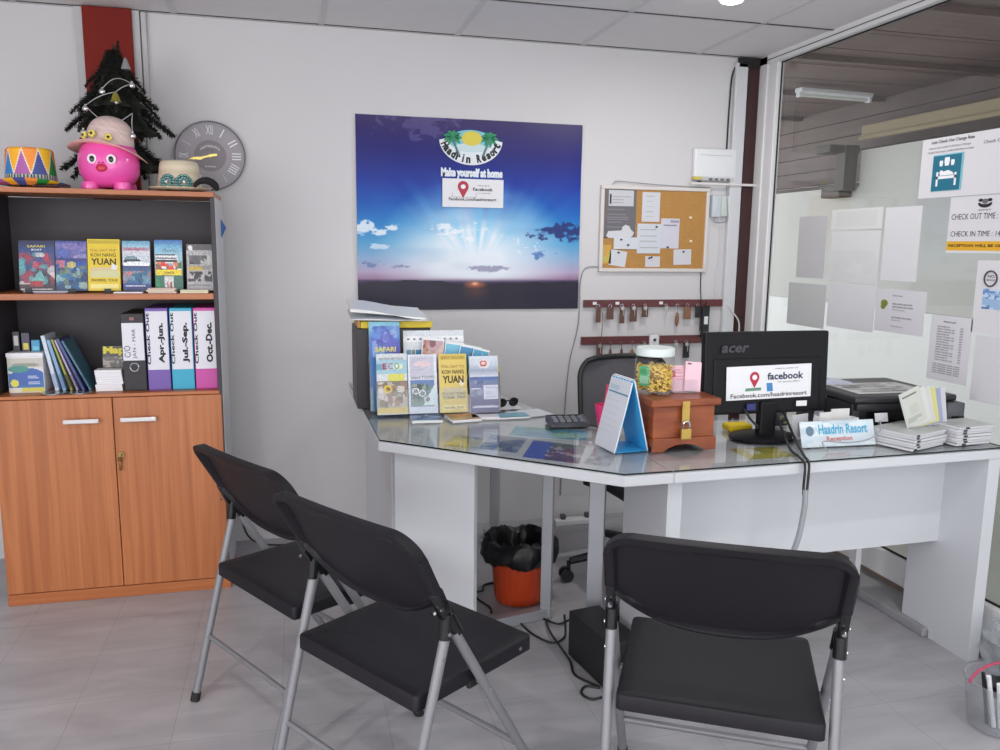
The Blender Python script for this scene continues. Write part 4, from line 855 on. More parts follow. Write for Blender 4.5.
note('notice', 'large dark grey printed notice at the upper left of the cork board', 1.489, 1.655, 1.424, 1.662, im)
im = Img(24, 44, (206, 206, 214)); im.lines(.2, .08, .9, .95, 5, (160, 160, 168), 4, .5, .14)
note('notice', 'tall white paper at the top middle of the cork board', 1.686, 1.782, 1.508, 1.652, im, y=-.0150)
note('notice', 'large white letter in the middle of the cork board', 1.665, 1.792, 1.352, 1.498, lined(24, 28, 4, (202, 206, 214), (150, 154, 150), 5), [(.8, .9)], y=-.0165)
im = lined(24, 36, 3, (204, 202, 214), (140, 140, 160), 6); im.rect(.0, .0, 1, .58, (204, 202, 214)); im.rect(.5, .86, .95, .94, (150, 150, 170)); im.lines(.2, .66, .95, .8, 2, (130, 130, 150), 6)
note('notice', 'white letter with a printed heading right of the board centre', 1.792, 1.893, 1.378, 1.526, im, [(.4, .04)], y=-.0150)
note('note', 'white note pinned at the lower left of the board', 1.527, 1.617, 1.288, 1.365, Img(6, 6, (206, 208, 214)), [(.48, .86)], .14)
note('note', 'small white note pinned at the bottom middle of the board', 1.715, 1.795, 1.285, 1.338, Img(6, 6, (204, 204, 210)), [(.4, .9), (.25, .82)], .01)
note('note', 'square white note pinned at the lower right of the board', 1.867, 1.965, 1.297, 1.374, Img(6, 6, (206, 206, 212)), [(.55, .85)], -.03)
im = Img(12, 26, (196, 176, 84)); im.blotch(0, 0, 1, 1, [(210, 190, 70), (180, 170, 110), (214, 150, 60)], 3, 14, .3, .8); note('flyer', 'small yellow flyer at the lower left corner of the board', 1.484, 1.530, 1.300, 1.392, im, cat='flyer')
note('note', 'wide white note with two pins below the dark grey notice', 1.540, 1.668, 1.372, 1.430, Img(8, 6, (206, 210, 216)), [(.3, .8), (.6, .35)], .0, y=-.0190)
cl = MB(); cl.prism([(.0, .01), (.012, 0), (.12, 0), (.14, .012), (.146, .03), (.128, .044), (.12, .06), (.10, .066), (.085, .056), (.08, .038), (.01, .034)], (1, 0, 0), (0, 0, 1), (0, 0, 0), .0006)
k = cl.build('cloud_note', mat('pale_card', (208, 208, 214), .7), None); k.location = (1.50, -.0170, 1.425); tag(k, 'white rounded paper cut-out at the lower edge of the grey notice', 'note', 'papers pinned on the notice board')
for x, z, lab in ((1.95, 1.532, 'cream push pin in the upper empty cork area'), (1.957, 1.415, 'cream push pin in the lower empty cork area')):
    k = MB().lathe([(.007, 0), (.0075, .004), (.004, .007), (.006, .012), (0, .0125)], 14).build('push_pin', PINW, None, True); k.rotation_euler = (PI/2, 0, 0); k.location = (x, -.0135, z); tag(k, lab, 'push pin', 'push pins in bare cork')

# key rails with hanging room keys
KRAIL = wood('maroon_rail', (88, 40, 44), (104, 52, 54), (2, 30, 30), .4)
def rail(x0, x1, z0, z1, lab):
    t = thing('key_rail', lab, 'key rail', (x0, -.001, z0), 0, 'key rails'); L_ = x1-x0; MB().box(0, L_, -.018, 0, 0, z1-z0, .002).build('board', KRAIL, t); return t
kr1 = rail(1.395, 2.185, 1.084, 1.120, 'upper maroon key rail below the cork board'); kr2 = rail(1.388, 2.075, .896, .936, 'lower maroon key rail below the cork board')
FOB = wood('wood_fob', (84, 58, 50), (104, 72, 62), (20, 20, 4), .5); FOB2 = wood('light_wood_fob', (120, 82, 62), (138, 98, 74), (20, 20, 4), .5); KEYM = mat('key_nickel', (190, 186, 184), .3, metal=.7)
def key(i, rail_z, cx, kind, w_, l, lab, grp, fobm=FOB, rail_t=None):
    x = 1.383+(570+.17*cx-583)*.00552; z = rail_z
    hk = MB().tube([(x-rail_t.location.x, -.018, z-rail_t.location.z), (x-rail_t.location.x, -.026, z-rail_t.location.z-.002), (x-rail_t.location.x, -.029, z-rail_t.location.z+.004)], .0016, 6).build('hook', CHROME, rail_t, True)
    t = thing('room_key', lab, 'key', (x, -.0275, z), 0, grp)
    mb = MB(); mb.tube([(.008*math.cos(a), 0, -.007+.008*math.sin(a)) for a in np.linspace(0, 2*PI, 15)], .0011, 6, False).build('key_ring', CHROME, t, True)
    if kind in ('fob', 'both'): MB().box(-w_/2, w_/2, -.007, -.001, -.014-l, -.012, .002).build('fob', fobm, t)
    if kind in ('key', 'both'):
        mb = MB(); mb.tube([(.0 if kind == 'key' else .004, -.010, -.012), (.0 if kind == 'key' else .004, -.010, -.056)], .0022, 6); mb.lathe([(.0, -.001), (.010, -.001), (.010, .001), (0, .001)], 14, (0, 0, 0)); 
        for v in mb.bm.verts:
            if abs(v.co.z) < .002 and abs(v.co.y) < .011 and v.co.z > -.005: v.co = Vector((v.co.x, -.010+v.co.z, -.018+v.co.y))
        mb.build('key_blade', KEYM, t, True)
    if kind == 'leaf': MB().sphere((0, -.004, -.014-l*.62), l*.38, w_/l*1.4, .18, 1, 14, 10).build('fob', fobm, t, True); 
    if kind == 'leaf': MB().tube([(0, -.003, -.014), (0, -.003, -.014-l*.3)], .0018, 6).build('strap', fobm, t, True)
    return t
K1 = [(165, 'fob', .026, .075, 'dark wooden fob, first from the left on the upper rail', FOB), (232, 'fob', .036, .060, 'wide dark wooden fob, second from the left on the upper rail', FOB), (300, 'both', .026, .080, 'key with a long wooden fob, third from left on the upper rail', FOB), (365, 'both', .038, .072, 'bright key over a wide wooden fob, fourth on the upper rail', FOB), (432, 'both', .034, .050, 'bright key over a short fob, fifth from left on the upper rail', FOB),
      (555, 'key', 0, .05, 'bare small key hanging alone mid upper rail', FOB), (622, 'leaf', .020, .100, 'key on a long thin leather strap, upper rail', FOB2), (682, 'fob', .040, .062, 'light brown wide wooden fob toward the right of upper rail', FOB2), (745, 'fob', .030, .055, 'black fob left of the hanging black phone, upper rail', BLACK)]
for i, (cx, kd, w_, l, lab, fm_) in enumerate(K1): key(i, 1.098, cx, kd, w_, l, lab, 'room keys on the upper rail', fm_, kr1)
K2 = [(178, 'both', .032, .095, 'key with a brass chain and wooden fob at left end of lower rail', FOB), (240, 'leaf', .016, .07, 'dark key fob, second from the left on the lower rail', FOB), (305, 'leaf', .016, .075, 'dark key fob, third from the left on the lower rail', FOB), (366, 'leaf', .030, .10, 'brown leaf-shaped fob right above the mesh chair, lower rail', FOB2), (435, 'key', 0, .05, 'bare key beside the white jar lid, lower rail', FOB), (622, 'key', 0, .05, 'bare key right of the white jar lid, lower rail', FOB), (686, 'both', .036, .075, 'black car key fob above the pink cards, lower rail', BLACK)]
for i, (cx, kd, w_, l, lab, fm_) in enumerate(K2): key(i, .910, cx, kd, w_, l, lab, 'room keys on the lower rail', fm_, kr2)
ph = thing('black_handset', 'black handset with a white label hanging at the right of key rail', 'handset', (2.050, -.030, 1.100)); MB().box(-.022, .022, -.016, .0, -.175, -.01, .006).build('case', BLACK_GLOSS, ph); MB().box(-.010, .012, -.0175, -.016, -.105, -.065, .0005, 1).build('label', PAPER, ph); MB().tube([(0, -.008, -.012), (.004, -.006, .01), (0, -.003, .0)], .0018, 6).build('strap', BLACK, ph)
chn = MB(); chn.tube([(1.488, -.034, 1.06), (1.490, -.030, .99), (1.487, -.030, .915)], .0022, 6); tag(chn.build('brass_chain', mat('old_brass', (150, 120, 70), .4, metal=.6), None, True), 'thin brass chain hanging between the two key rails, left end', 'chain')
wh = thing('adhesive_hook', 'white plastic adhesive hook on the lower rail behind the jar', 'hook', (1.776, -.020, .905)); MB().box(-.026, .026, -.008, 0, -.045, .042, .010, 3).build('plate', WHITE_P, wh, True); MB().tube([(0, -.008, .012), (0, -.016, .010), (0, -.018, .018)], .006, 10).build('hook_peg', mat('grey_peg', (60, 62, 66), .4), wh, True)
for cx, lab in ((135, 'small paper number tag at left end of the upper rail'), (264, 'small paper number tag between second and third upper keys'), (517, 'small paper number tag mid upper rail, beside the bare key')):
    k = MB().box(-.010, .010, -.0012, 0, -.007, .007).build('number_tag', PAPER, None); k.location = (1.395+(570+.17*cx-583)*.00552, -.0194, 1.104); tag(k, lab, 'tag', 'paper tags on the upper rail')

# router, socket, trunking, cables
ro = thing('wifi_router', 'white wall router with a row of ports, above right of the cork board', 'router', (1.949, -.001, 1.716))
MB().box(0, .238, -.034, 0, .012, .158, .012, 3).build('case', WHITE_P, ro, True); MB().box(.012, .226, -.030, -.002, 0, .014, .002).build('port_strip', mat('router_grey', (190, 190, 194), .5), ro)
for k in range(4): MB().box(.085+.032*k, .105+.032*k, -.0315, -.029, .002, .012).build('port', mat('port_grey', (96, 96, 100), .5), ro)
MB().box(.0, .045, -.036, -.010, .004, .018, .001).build('yellow_label', mat('yellow_label', (206, 192, 90), .6), ro); MB().box(.035, .05, -.02, -.006, -.02, .0, .002).build('plug', BLACK, ro)
MB().box(.03, .21, -.0352, -.034, .122, .126).build('vent_line', mat('router_line', (196, 197, 200), .5), ro)
so = thing('wall_socket', 'white double wall box with thin wires under the router', 'socket', (2.062, -.001, 1.538)); MB().box(0, .05, -.03, 0, 0, .108, .004).build('box', mat('bluish_white', (196, 204, 212), .4), so, True); MB().box(.052, .102, -.026, 0, .004, .106, .004).build('box', mat('greenish_white', (198, 204, 200), .4), so, True)
shb = MB().box(1.93, 2.318, -.045, -.0345, 1.694, 1.706, .002); tag(shb.build('cable_bar', mat('white_bar', (216, 212, 210), .5), None), 'short white bar under the router reaching over the dark red post', 'bar')
def cable(lab, pts, r, m, cat='cable', name='cable', grp=None, n=8):
    P = [Vector(p) for p in pts]; out = []
    for i in range(len(P)-1):
        p0, p1, p2, p3 = P[max(i-1, 0)], P[i], P[i+1], P[min(i+2, len(P)-1)]
        for t in np.linspace(0, 1, 7)[:-1]:
            out.append(.5*((2*p1)+(p2-p0)*t+(2*p0-5*p1+4*p2-p3)*t*t+(3*p1-p0-3*p2+p3)*t**3))
    out.append(P[-1]); return tag(MB().tube(out, r, n).build(name, m, None, True), lab, cat, grp)
CBL = mat('black_cable', (26, 26, 29), .5); CBW = mat('white_cable', (210, 210, 212), .5); CBG = mat('grey_cable', (150, 152, 158), .5)
cable('black cable running down the corner from ceiling to router', [(2.245, -.036, 2.285), (2.19, -.036, 2.296), (2.150, -.008, 2.25), (2.140, -.006, 2.1), (2.138, -.006, 1.876)], .004, CBL)
cable('white wire looping below the wall socket', [(2.09, -.02, 1.536), (2.075, -.03, 1.515), (2.11, -.03, 1.510), (2.15, -.03, 1.525), (2.145, -.03, 1.60), (2.14, -.02, 1.70)], .0026, CBG)
cable('grey wire from socket down to behind the monitor', [(2.11, -.02, 1.54), (2.125, -.012, 1.4), (2.11, -.012, 1.2), (2.12, -.02, 1.12)], .0022, CBW)
cable('dark wire hanging from the cork board past the key rails', [(2.03, -.006, 1.258), (2.032, -.006, 1.18), (2.03, -.024, 1.10), (2.03, -.024, .96)], .0026, CBL)
cable('grey wire clipped on the wall from banner edge down to floor', [(1.465, -.006, 1.285), (1.40, -.006, 1.275), (1.376, -.005, 1.2), (1.372, -.005, 1.0), (1.33, -.005, .8), (1.31, -.005, .5), (1.30, -.005, .12)], .0030, CBG)
cable('thin wire along the top of the cork board', [(1.53, -.012, 1.686), (1.56, -.012, 1.70), (1.75, -.012, 1.69), (1.93, -.012, 1.684), (2.05, -.02, 1.684)], .0024, CBG)
cable('white cable drooping from rail end to the red post', [(2.16, -.022, 1.115), (2.20, -.04, 1.06), (2.245, -.04, 1.0), (2.25, -.03, .9)], .004, CBW)

# ================================================================== ON THE COUNTER
DZ = ZD+.0003
# black magazine files at the left end, a yellow folder and loose papers on top
for i, y in enumerate((-.455, -.537, -.619)):
    t = thing('binder', ('black binder standing farthest back at the left end of the counter', 'middle black binder at the left end of the counter', 'front black binder at the left end of the counter, behind the brochures')[i], 'binder', (.228, y, DZ), 0, 'black binders at the counter end')
    MB().box(0, .285, -.078, 0, 0, .312, .003).build('body', mat('black_binder', (40, 37, 40), .45, noise=.1), t); MB().box(-.0015, .001, -.066, -.012, .02, .29, .0005, 1).build('spine_card', mat('brown_grey_card', (84, 76, 78), .5), t)
yf = thing('yellow_folder', 'flat yellow folder lying on top of the black binders', 'folder', (.245, -.700, DZ+.3135)); MB().box(0, .275, 0, .20, 0, .026, .002).build('cover', mat('yellow_board', (214, 188, 44), .5), yf); MB().box(-.012, 0, .01, .21, .0, .03, .002).build('spine', mat('orange_spine', (176, 132, 70), .5), yf)
im = Img(24, 12, (206, 212, 220)); im.rect(.2, .2, .8, .8, (176, 190, 196), .8); im.tri([(.35, .1), (.8, .15), (.5, .85)], (196, 206, 214)); im.ell(.85, .25, .03, .05, (60, 60, 70))
lp = thing('loose_papers', 'curled white papers lying on the yellow folder', 'papers', (.205, -.735, DZ+.345))
sheet('paper', .30, .21, im, lp, (0, 0, .006), (1, -.06, -.02), (0, 1, .10), t=.002, bend=lambda u, v: .006*math.sin(u*5.5)*(.4+.6*v)); sheet('paper', .285, .2, Img(8, 8, (222, 224, 228)), lp, (.0, .02, .035), (1, -.04, -.085), (0, 1, .12), t=.002, bend=lambda u, v: .010*math.sin(u*4+1))

# brochures in clear stands
def cover_eco():
    im = Img(30, 60, (196, 202, 206)); im.rect(0, .66, 1, .9, (150, 186, 200)); im.rect(.0, .74, .3, .84, (90, 150, 176)); im.ell(.7, .79, .16, .05, (206, 212, 190)); im.rect(.38, .55, .9, .66, (206, 200, 84)); im.vgrad([(0, (150, 140, 110)), (.2, (160, 152, 144)), (.55, (110, 104, 92))], .10, .55)
    im.blotch(.05, .12, .95, .54, [(180, 170, 160), (96, 84, 80), (150, 110, 100), (206, 200, 196), (120, 104, 70)], 14, 44, .12, .85); im.ell(.35, .42, .14, .07, (210, 180, 50)); im.ell(.36, .42, .07, .035, (110, 90, 40)); im.rect(0, .02, 1, .12, (204, 180, 96)); return im
def cover_tours():
    im = Img(30, 60, (206, 208, 220)); im.rect(.08, .62, .95, .96, (186, 186, 200)); im.lines(.12, .72, .9, .95, 5, (170, 160, 190), 4, .8, .4); im.ell(.5, .84, .3, .05, (214, 190, 196)); im.rect(.06, .10, .9, .56, (110, 130, 150)); im.vgrad([(.0, (140, 160, 150)), (.3, (84, 110, 110)), (.55, (90, 120, 170))], .14, .56)
    im.rect(0, 0, .06, 1, (210, 214, 226)); im.rect(.9, 0, 1, 1, (210, 216, 226)); im.blotch(.1, .18, .85, .5, [(70, 90, 80), (110, 130, 120), (60, 70, 70), (150, 160, 150)], 5, 26, .12, .8); im.tri([(.5, .14), (.92, .14), (.92, .5)], (204, 220, 222))
    for u, v in ((.25, .38), (.48, .34), (.66, .24)): im.ell(u, v, .12, .055, (216, 220, 226)); im.ell(u, v, .085, .038, (110, 120, 120))
    im.rect(0, 0, 1, .12, (204, 210, 224)); return im
def cover_yuan2():
    im = Img(30, 60, (214, 190, 96)); im.rect(.02, .9, .98, .98, (196, 172, 70)); im.rect(.12, .24, .9, .44, (196, 182, 150), .85); im.ell(.8, .5, .09, .045, (222, 214, 190)); im.rect(.1, .05, .92, .13, (226, 208, 140)); return im
def cover_navy():
    im = Img(30, 60); im.vgrad([(0, (60, 56, 110)), (.2, (70, 66, 120)), (.4, (120, 120, 150)), (.55, (110, 124, 160)), (.62, (60, 90, 160)), (.64, (200, 204, 214)), (.74, (150, 160, 180)), (.85, (190, 200, 214)), (1, (206, 212, 222))])
    im.ell(.5, .86, .2, .085, (212, 211, 215)); im.ell(.48, .87, .13, .055, (190, 40, 50)); im.ell(.49, .87, .08, .03, (226, 200, 200)); im.rect(.48, .24, .97, .48, (206, 208, 222)); im.lines(.52, .26, .94, .46, 5, (150, 150, 180), 2, .7, .3); im.blotch(.02, .26, .46, .56, [(80, 90, 130), (150, 156, 180), (100, 110, 150)], 7, 16, .1, .7)
    im.rect(.05, .41, .38, .43, (220, 222, 230)); im.rect(.08, .08, .95, .115, (210, 210, 225), .8); return im
def cover_safari2():
    im = Img(30, 60); im.vgrad([(0, (60, 120, 150)), (.35, (70, 110, 170)), (.5, (50, 110, 170)), (.8, (70, 110, 190)), (.9, (110, 170, 200)), (1, (130, 190, 210))]); im.blotch(.1, .6, 1, .95, [(90, 90, 180), (140, 170, 210), (90, 130, 200), (70, 70, 160)], 6, 30, .16, .7); im.rect(.45, .5, .8, .55, (110, 180, 180)); im.rect(.6, .51, .95, .55, (196, 110, 120)); return im
def standing(lab, x0, x1, y, z1, im, texts, holder=True, lean=.20, par_group='brochures standing on the counter', rz=0, back=(210, 210, 214)):
    w_ = x1-x0; t = thing('brochure', lab, 'brochure', (x0, y, DZ), rz, par_group); lv = Vector((0, lean, 1)).normalized(); ex = Vector((1, 0, 0)); h_ = (z1-DZ)/lv.z-.008
    o0 = Vector((0, 0, .009)); speck(im, len(lab), .05 if 'yellow' not in lab else .02); sheet('booklet', w_, h_, im, t, o0, ex, lv, .012, back=back)
    for s, m, u, v, wu, hv, kw in texts: text(s, m, t, o0+ex*u*w_+lv*v*h_, wu*w_, hv*h_, ex, lv, **kw)
    if holder:
        n_ = ex.cross(lv); mb = MB(); mb.obox(Vector((w_/2, 0, .009))+n_*.003+lv*.045, ex, lv, n_, w_+.006, .09, .0016); mb.obox(Vector((w_/2, .03, .003)), (1, 0, 0), (0, 1, 0), (0, 0, 1), w_+.006, .085, .003); mb.obox(Vector((w_/2, 0, .009))-n_*.0155+lv*h_*.42, ex, lv, n_, w_+.006, h_*.84, .0016)
        mb.build('clear_stand', ACR, t)
    return t
standing('blue safari boat brochure standing tallest behind the nature brochure', .272, .388, -.790, 1.090, cover_safari2(), [('SAFARI', INK_YELLOW, .18, .66, .68, .055, dict(warp=None, bold=.03)), ('BOAT', INK_WHITE, .36, .60, .34, .04, dict(bold=.03))])
standing('nature brochure with red E letter and monkey picture, leftmost front', .289, .402, -.868, .980, cover_eco(), [('E', INK_RED, .20, .745, .14, .10, dict(bold=.03)), ('C', INK_RED, .38, .745, .15, .10, dict(bold=.0)), ('O', INK_GREEN, .58, .745, .17, .10, dict(bold=.0)), ('ADVENTURE TOUR', INK_GREY, .08, .90, .8, .035, dict())])
standing('white tours brochure with round photo insets, second in front', .405, .513, -.868, .975, cover_tours(), [('island TOURS', INK_GREY, .1, .585, .82, .05, dict(bold=.01))])
standing('yellow YUAN brochure, third in the front row on the counter', .521, .627, -.872, .975, cover_yuan2(), [('YUAN', INK_BROWN, .12, .50, .76, .13, dict(bold=.035)), ('KOH NANG', INK_BROWN, .1, .66, .8, .07, dict(bold=.02)), ('FULL DAY TO', INK_TAN, .1, .76, .8, .05, dict(bold=.02)), ('TRAVEL 2019', INK_BROWN, .14, .065, .7, .035, dict(bold=.01)), ('FULL DAY  ISLAND', INK_BROWN, .1, .30, .84, .045, dict(bold=.01)), ('TOUR  TRIP', INK_BROWN, .1, .235, .84, .045, dict(bold=.01)), ('BEST PRICES', INK_TAN, .1, .915, .8, .04, dict())])
standing('navy and white ferry brochure with a round red badge, rightmost in front', .634, .744, -.895, .968, cover_navy(), [('577', INK_GREY, .10, .59, .22, .045, dict(bold=.01)), ('CRUISES', INK_WHITE, .14, .10, .7, .03, dict(bold=.01))])
k = standing('olive brochure edge sticking out behind the navy ferry brochure', .668, .765, -.835, .925, Img(6, 12, (120, 116, 90)).rect(0, .8, 1, 1, (200, 184, 80)), [], False, .2, back=(196, 184, 90))
# photo sheets in a rack behind
im = Img(80, 40, (206, 210, 216)); im.rect(.0, .86, 1, .93, (226, 228, 232)); 
for u0, u1, c1 in ((.05, .12, (90, 150, 170)), (.14, .19, (110, 130, 120)), (.2, .33, (40, 120, 170))): im.rect(u0, 0, u1, .74, c1)
for k_ in range(9): im.rect(.06+.1*k_, .88, .10+.1*k_, .90, (110, 110, 120))
standing('white photo price sheet standing behind the brochure row', .405, .642, -.745, 1.052, im, [], False, .14)
im = Img(26, 40); im.vgrad([(0, (150, 110, 90)), (.6, (190, 150, 150)), (1, (180, 150, 160))]); im.blotch(0, 0, 1, 1, [(110, 60, 66), (206, 170, 160), (230, 200, 190), (90, 70, 80), (200, 140, 110)], 8, 40, .16, .8)
def photo(lab, x0, y, tilt, w_, h_, im, zb=.075, border=True):
    t = thing('photo_card', lab, 'photo', (x0, y, DZ+zb), 0, 'tilted photo cards behind the brochures'); ey = Vector((math.sin(tilt), .14, math.cos(tilt))).normalized(); ex = Vector((math.cos(tilt), 0, -math.sin(tilt))); ex = (ex-ey*ex.dot(ey)).normalized()
    if border: im.rect(0, 0, .04, 1, (222, 224, 228)); im.rect(.96, 0, 1, 1, (222, 224, 228)); im.rect(0, .95, 1, 1, (222, 224, 228))
    sheet('print', w_, h_, im, t, (0, 0, 0), ex, ey, .002); return t
photo('tilted photo card with pink flowers behind the white tours brochure', .455, -.765, .10, .085, .215, im, .070)
im = Img(26, 40); im.vgrad([(0, (60, 140, 180)), (.5, (70, 150, 190)), (1, (120, 190, 215))]); im.tri([(.1, .0), (.7, .0), (.5, .5)], (90, 160, 180)); photo('tilted photo card of blue sea behind the yellow YUAN brochure', .536, -.770, .15, .075, .20, im, .070)
im = Img(26, 40); im.vgrad([(0, (40, 110, 120)), (.5, (80, 130, 90)), (.75, (60, 130, 170)), (1, (60, 140, 190))]); photo('tilted photo card of a green island behind the navy brochure', .585, -.776, .20, .085, .19, im, .070)
im = Img(26, 40); im.vgrad([(0, (30, 90, 150)), (.6, (40, 120, 170)), (1, (90, 170, 200))]); im.tri([(.3, .3), (.9, .3), (.6, .9)], (180, 210, 220)); photo('rightmost tilted blue photo card behind the navy brochure', .632, -.783, .26, .065, .165, im, .085)
# leaflets lying in front of the stands
def leaflet(lab, x, y, rz, w_, d_, im, z=0, t=.003, grp='leaflets lying on the counter'):
    th = thing('leaflet', lab, 'leaflet', (x, y, DZ+z+t+.0002), rz, grp); sheet('paper', w_, d_, im, th, (-w_/2, -d_/2, 0), (1, 0, 0), (0, 1, 0), t); return th
im = Img(20, 14, (90, 120, 160)); im.blotch(0, 0, 1, 1, [(60, 90, 140), (150, 170, 190), (40, 60, 100)], 3, 16, .3); leaflet('blue leaflets lying in front of the white tours brochure', .455, -.945, -.05, .11, .10, im, 0, .010)
im = Img(20, 14, (176, 150, 110)); im.blotch(0, 0, 1, 1, [(206, 170, 130), (140, 120, 90), (196, 130, 90)], 3, 16, .3); leaflet('brown leaflets lying in front of the yellow YUAN brochure', .590, -.955, .12, .11, .105, im, 0, .010)
leaflet('white leaflet slipped under the navy ferry brochure', .675, -.955, -.12, .10, .05, Img(4, 4, (216, 214, 222)), 0, .010)
im = Img(20, 14, (110, 160, 176)); im.rect(0, 0, 1, .3, (80, 130, 150)); leaflet('pale teal leaflets lying right of the brochure stands', .775, -.945, .03, .13, .08, im, 0, .006)
leaflet('white sheet lying at the back edge of the counter by the sunglasses', .79, -.72, .1, .12, .19, Img(4, 4, (206, 210, 214)), 0, .001)
leaflet('white sheet lying behind the desk phone', .86, -.90, .25, .15, .12, Img(4, 4, (200, 204, 210)), 0, .001)
# sunglasses
sg_ = thing('sunglasses', 'black sunglasses lying on the counter right of the brochures', 'sunglasses', (.805, -.785, DZ+.001), .25)
for s_ in (-1, 1):
    MB().sphere((s_*.026, 0, .022), .022, 1, .16, .82, 18, 12).build('lens', BLACK_GLOSS, sg_, True); MB().tube([(s_*.048, .002, .03), (s_*.052, .03, .022), (s_*.046, .075, .012), (s_*.042, .092, .003)], .0022, 6).build('temple', BLACK_GLOSS, sg_, True)
MB().tube([(-.008, -.001, .028), (0, -.003, .031), (.008, -.001, .028)], .0022, 6).build('bridge', BLACK_GLOSS, sg_, True)
# flat prints under the glass
def under(lab, pts, im_or_c, name='print_sheet', z=.7427):
    if isinstance(im_or_c, tuple): im_or_c = Img(4, 4, im_or_c)
    A, B_, C_ = [Vector((*p, z+.0006)) for p in pts]; o = sheet(name, (B_-A).length, (C_-A).length, im_or_c, None, A, (B_-A), (C_-A), .0006); tag(o, lab, 'flyer', 'flyers under the desk glass'); return o
im = Img(20, 30, (186, 180, 120)); im.blotch(0, 0, 1, 1, [(206, 196, 90), (150, 160, 130), (190, 190, 160), (90, 110, 130)], 3, 26, .2, .8); under('yellowish flyer under the glass at the chamfered edge, leftmost', [(.455, -1.30), (.545, -1.37), (.52, -1.16)], im)
im = Img(30, 20, (96, 120, 160)); im.blotch(0, 0, 1, 1, [(120, 140, 160), (160, 170, 170), (60, 80, 120), (110, 130, 100)], 4, 30, .2, .8); under('grey-blue flyer under the glass beside the yellowish one', [(.555, -1.36), (.66, -1.44), (.645, -1.18)], im)
im = Img(30, 20, (40, 150, 190)); im.blotch(0, 0, 1, 1, [(30, 120, 170), (60, 170, 190), (40, 140, 130), (110, 190, 200)], 5, 20, .25, .8); im.ell(.72, .4, .2, .3, (50, 150, 120)); under('turquoise sea flyer under the glass in front of the desk phone', [(.70, -1.20), (.93, -1.33), (.76, -1.07)], im)
im = Img(36, 20, (60, 70, 150)); im.vgrad([(0, (70, 60, 90)), (.5, (110, 60, 90)), (1, (60, 110, 80))]); im.rect(0, 0, .4, 1, (50, 90, 190)); im.blotch(.35, 0, 1, .8, [(150, 60, 80), (60, 60, 130), (200, 190, 200), (40, 50, 90), (140, 110, 150)], 6, 40, .12, .85); under('colourful purple flyer under the glass at the chamfered edge', [(.665, -1.49), (.81, -1.60), (.76, -1.29)], im)
im = Img(20, 20, (160, 160, 168)); im.blotch(0, 0, 1, 1, [(120, 120, 130), (190, 190, 196), (90, 90, 100)], 7, 26, .18, .8); under('grey photo print under the glass beside the calendar', [(.82, -1.605), (.885, -1.65), (.925, -1.43)], im)
im = Img(30, 24, (186, 176, 60)); im.rect(.25, .4, .45, .9, (216, 214, 190)); im.rect(.5, .3, .7, .7, (170, 160, 80)); im.rect(.02, 0, 1, .06, (120, 130, 60)); im.blotch(.5, .1, 1, .6, [(200, 180, 90), (160, 160, 60)], 3, 10, .15); under('yellow-green flyer under the glass in front of the monitor', [(1.345, -1.66), (1.51, -1.66), (1.345, -1.53)], im)
# desk phone / calculator
tp = thing('calculator', 'dark grey desk calculator lying on the counter behind the calendar', 'calculator', (.94, -1.115, DZ+.0005), -.10)
mb = MB(); mb.prism([(-.05, 0), (.05, 0), (.048, .028), (-.045, .014)], (0, 1, 0), (0, 0, 1), (-.072, 0, 0), .144); bmesh.ops.bevel(mb.bm, geom=mb.bm.edges[:], offset=.003, segments=2, affect='EDGES'); mb.build('body', mat('dark_grey_plastic', (52, 54, 62), .4), tp)
for ix in range(5):
    for iy in range(3): x0 = -.058+.024*ix; y0 = -.036+.021*iy; z0 = .0152+.0029+.14*(y0+.045); MB().box(x0, x0+.017, y0, y0+.013, z0-.004, z0+.0035, .0015).build('button', mat('grey_button', (112, 114, 122), .5), tp)
MB().box(-.055, .055, .030, .043, .0245, .0285, .001).build('display', BLACK_GLOSS, tp)
# pink cup with a pen
pc_ = thing('pink_cup', 'small pink plastic cup at the inner counter edge behind the calendar', 'cup', (1.045, -1.19, DZ)); MB().lathe([(.016, 0), (.018, .002), (.030, .085), (.027, .086), (.016, .004), (0, .004)], 24).build('cup', mat('hot_pink_plastic', (226, 60, 120), .35), pc_, True)
pn_ = MB().tube([(0, 0, .0), (.018, .004, .15)], .004, 10).build('pen', mat('pink_pen', (220, 50, 90), .4), None, True); pn_.location = (1.043, -1.19, DZ+.006); tag(pn_, 'pink pen standing in the small pink cup', 'pen')
# tent calendar
tc_ = thing('desk_calendar', 'white and blue tent calendar standing at the counter corner', 'calendar', (1.007, -1.530, DZ), .10)
BLUEC = mat('bright_blue_card', (56, 160, 214), .45); CP = mat('calendar_paper', (212, 216, 224), .6)
AP, HT, LN = .055, .222, .135     # half base, height, length along the ridge
imc = Img(30, 44, (208, 212, 222)); imc.rect(.04, .80, .96, .815, (70, 130, 160)); imc.rect(.06, .84, .5, .9, (176, 196, 210)); imc.lines(.08, .2, .92, .74, 6, (200, 204, 214), 3, .8, .2)
def tent_side(s_, name, m, off, t):
    mb = MB(); nx = Vector((s_*HT, 0, AP)).normalized(); a = Vector((s_*AP, 0, 0))+nx*off; b_ = Vector((0, 0, HT))+nx*off
    mb.face([]) if False else None
    v = [a, a+Vector((0, LN, 0)), b_+Vector((0, LN, 0)), b_]; w2 = [p+nx*t for p in v]
    A = [mb.bm.verts.new(p) for p in v]; B_ = [mb.bm.verts.new(p) for p in w2]; mb.bm.faces.new(A); mb.bm.faces.new(B_[::-1])
    for i in range(4): mb.bm.faces.new((A[i], B_[i], B_[(i+1) % 4], A[(i+1) % 4]))
    return mb.build(name, m, tc_)
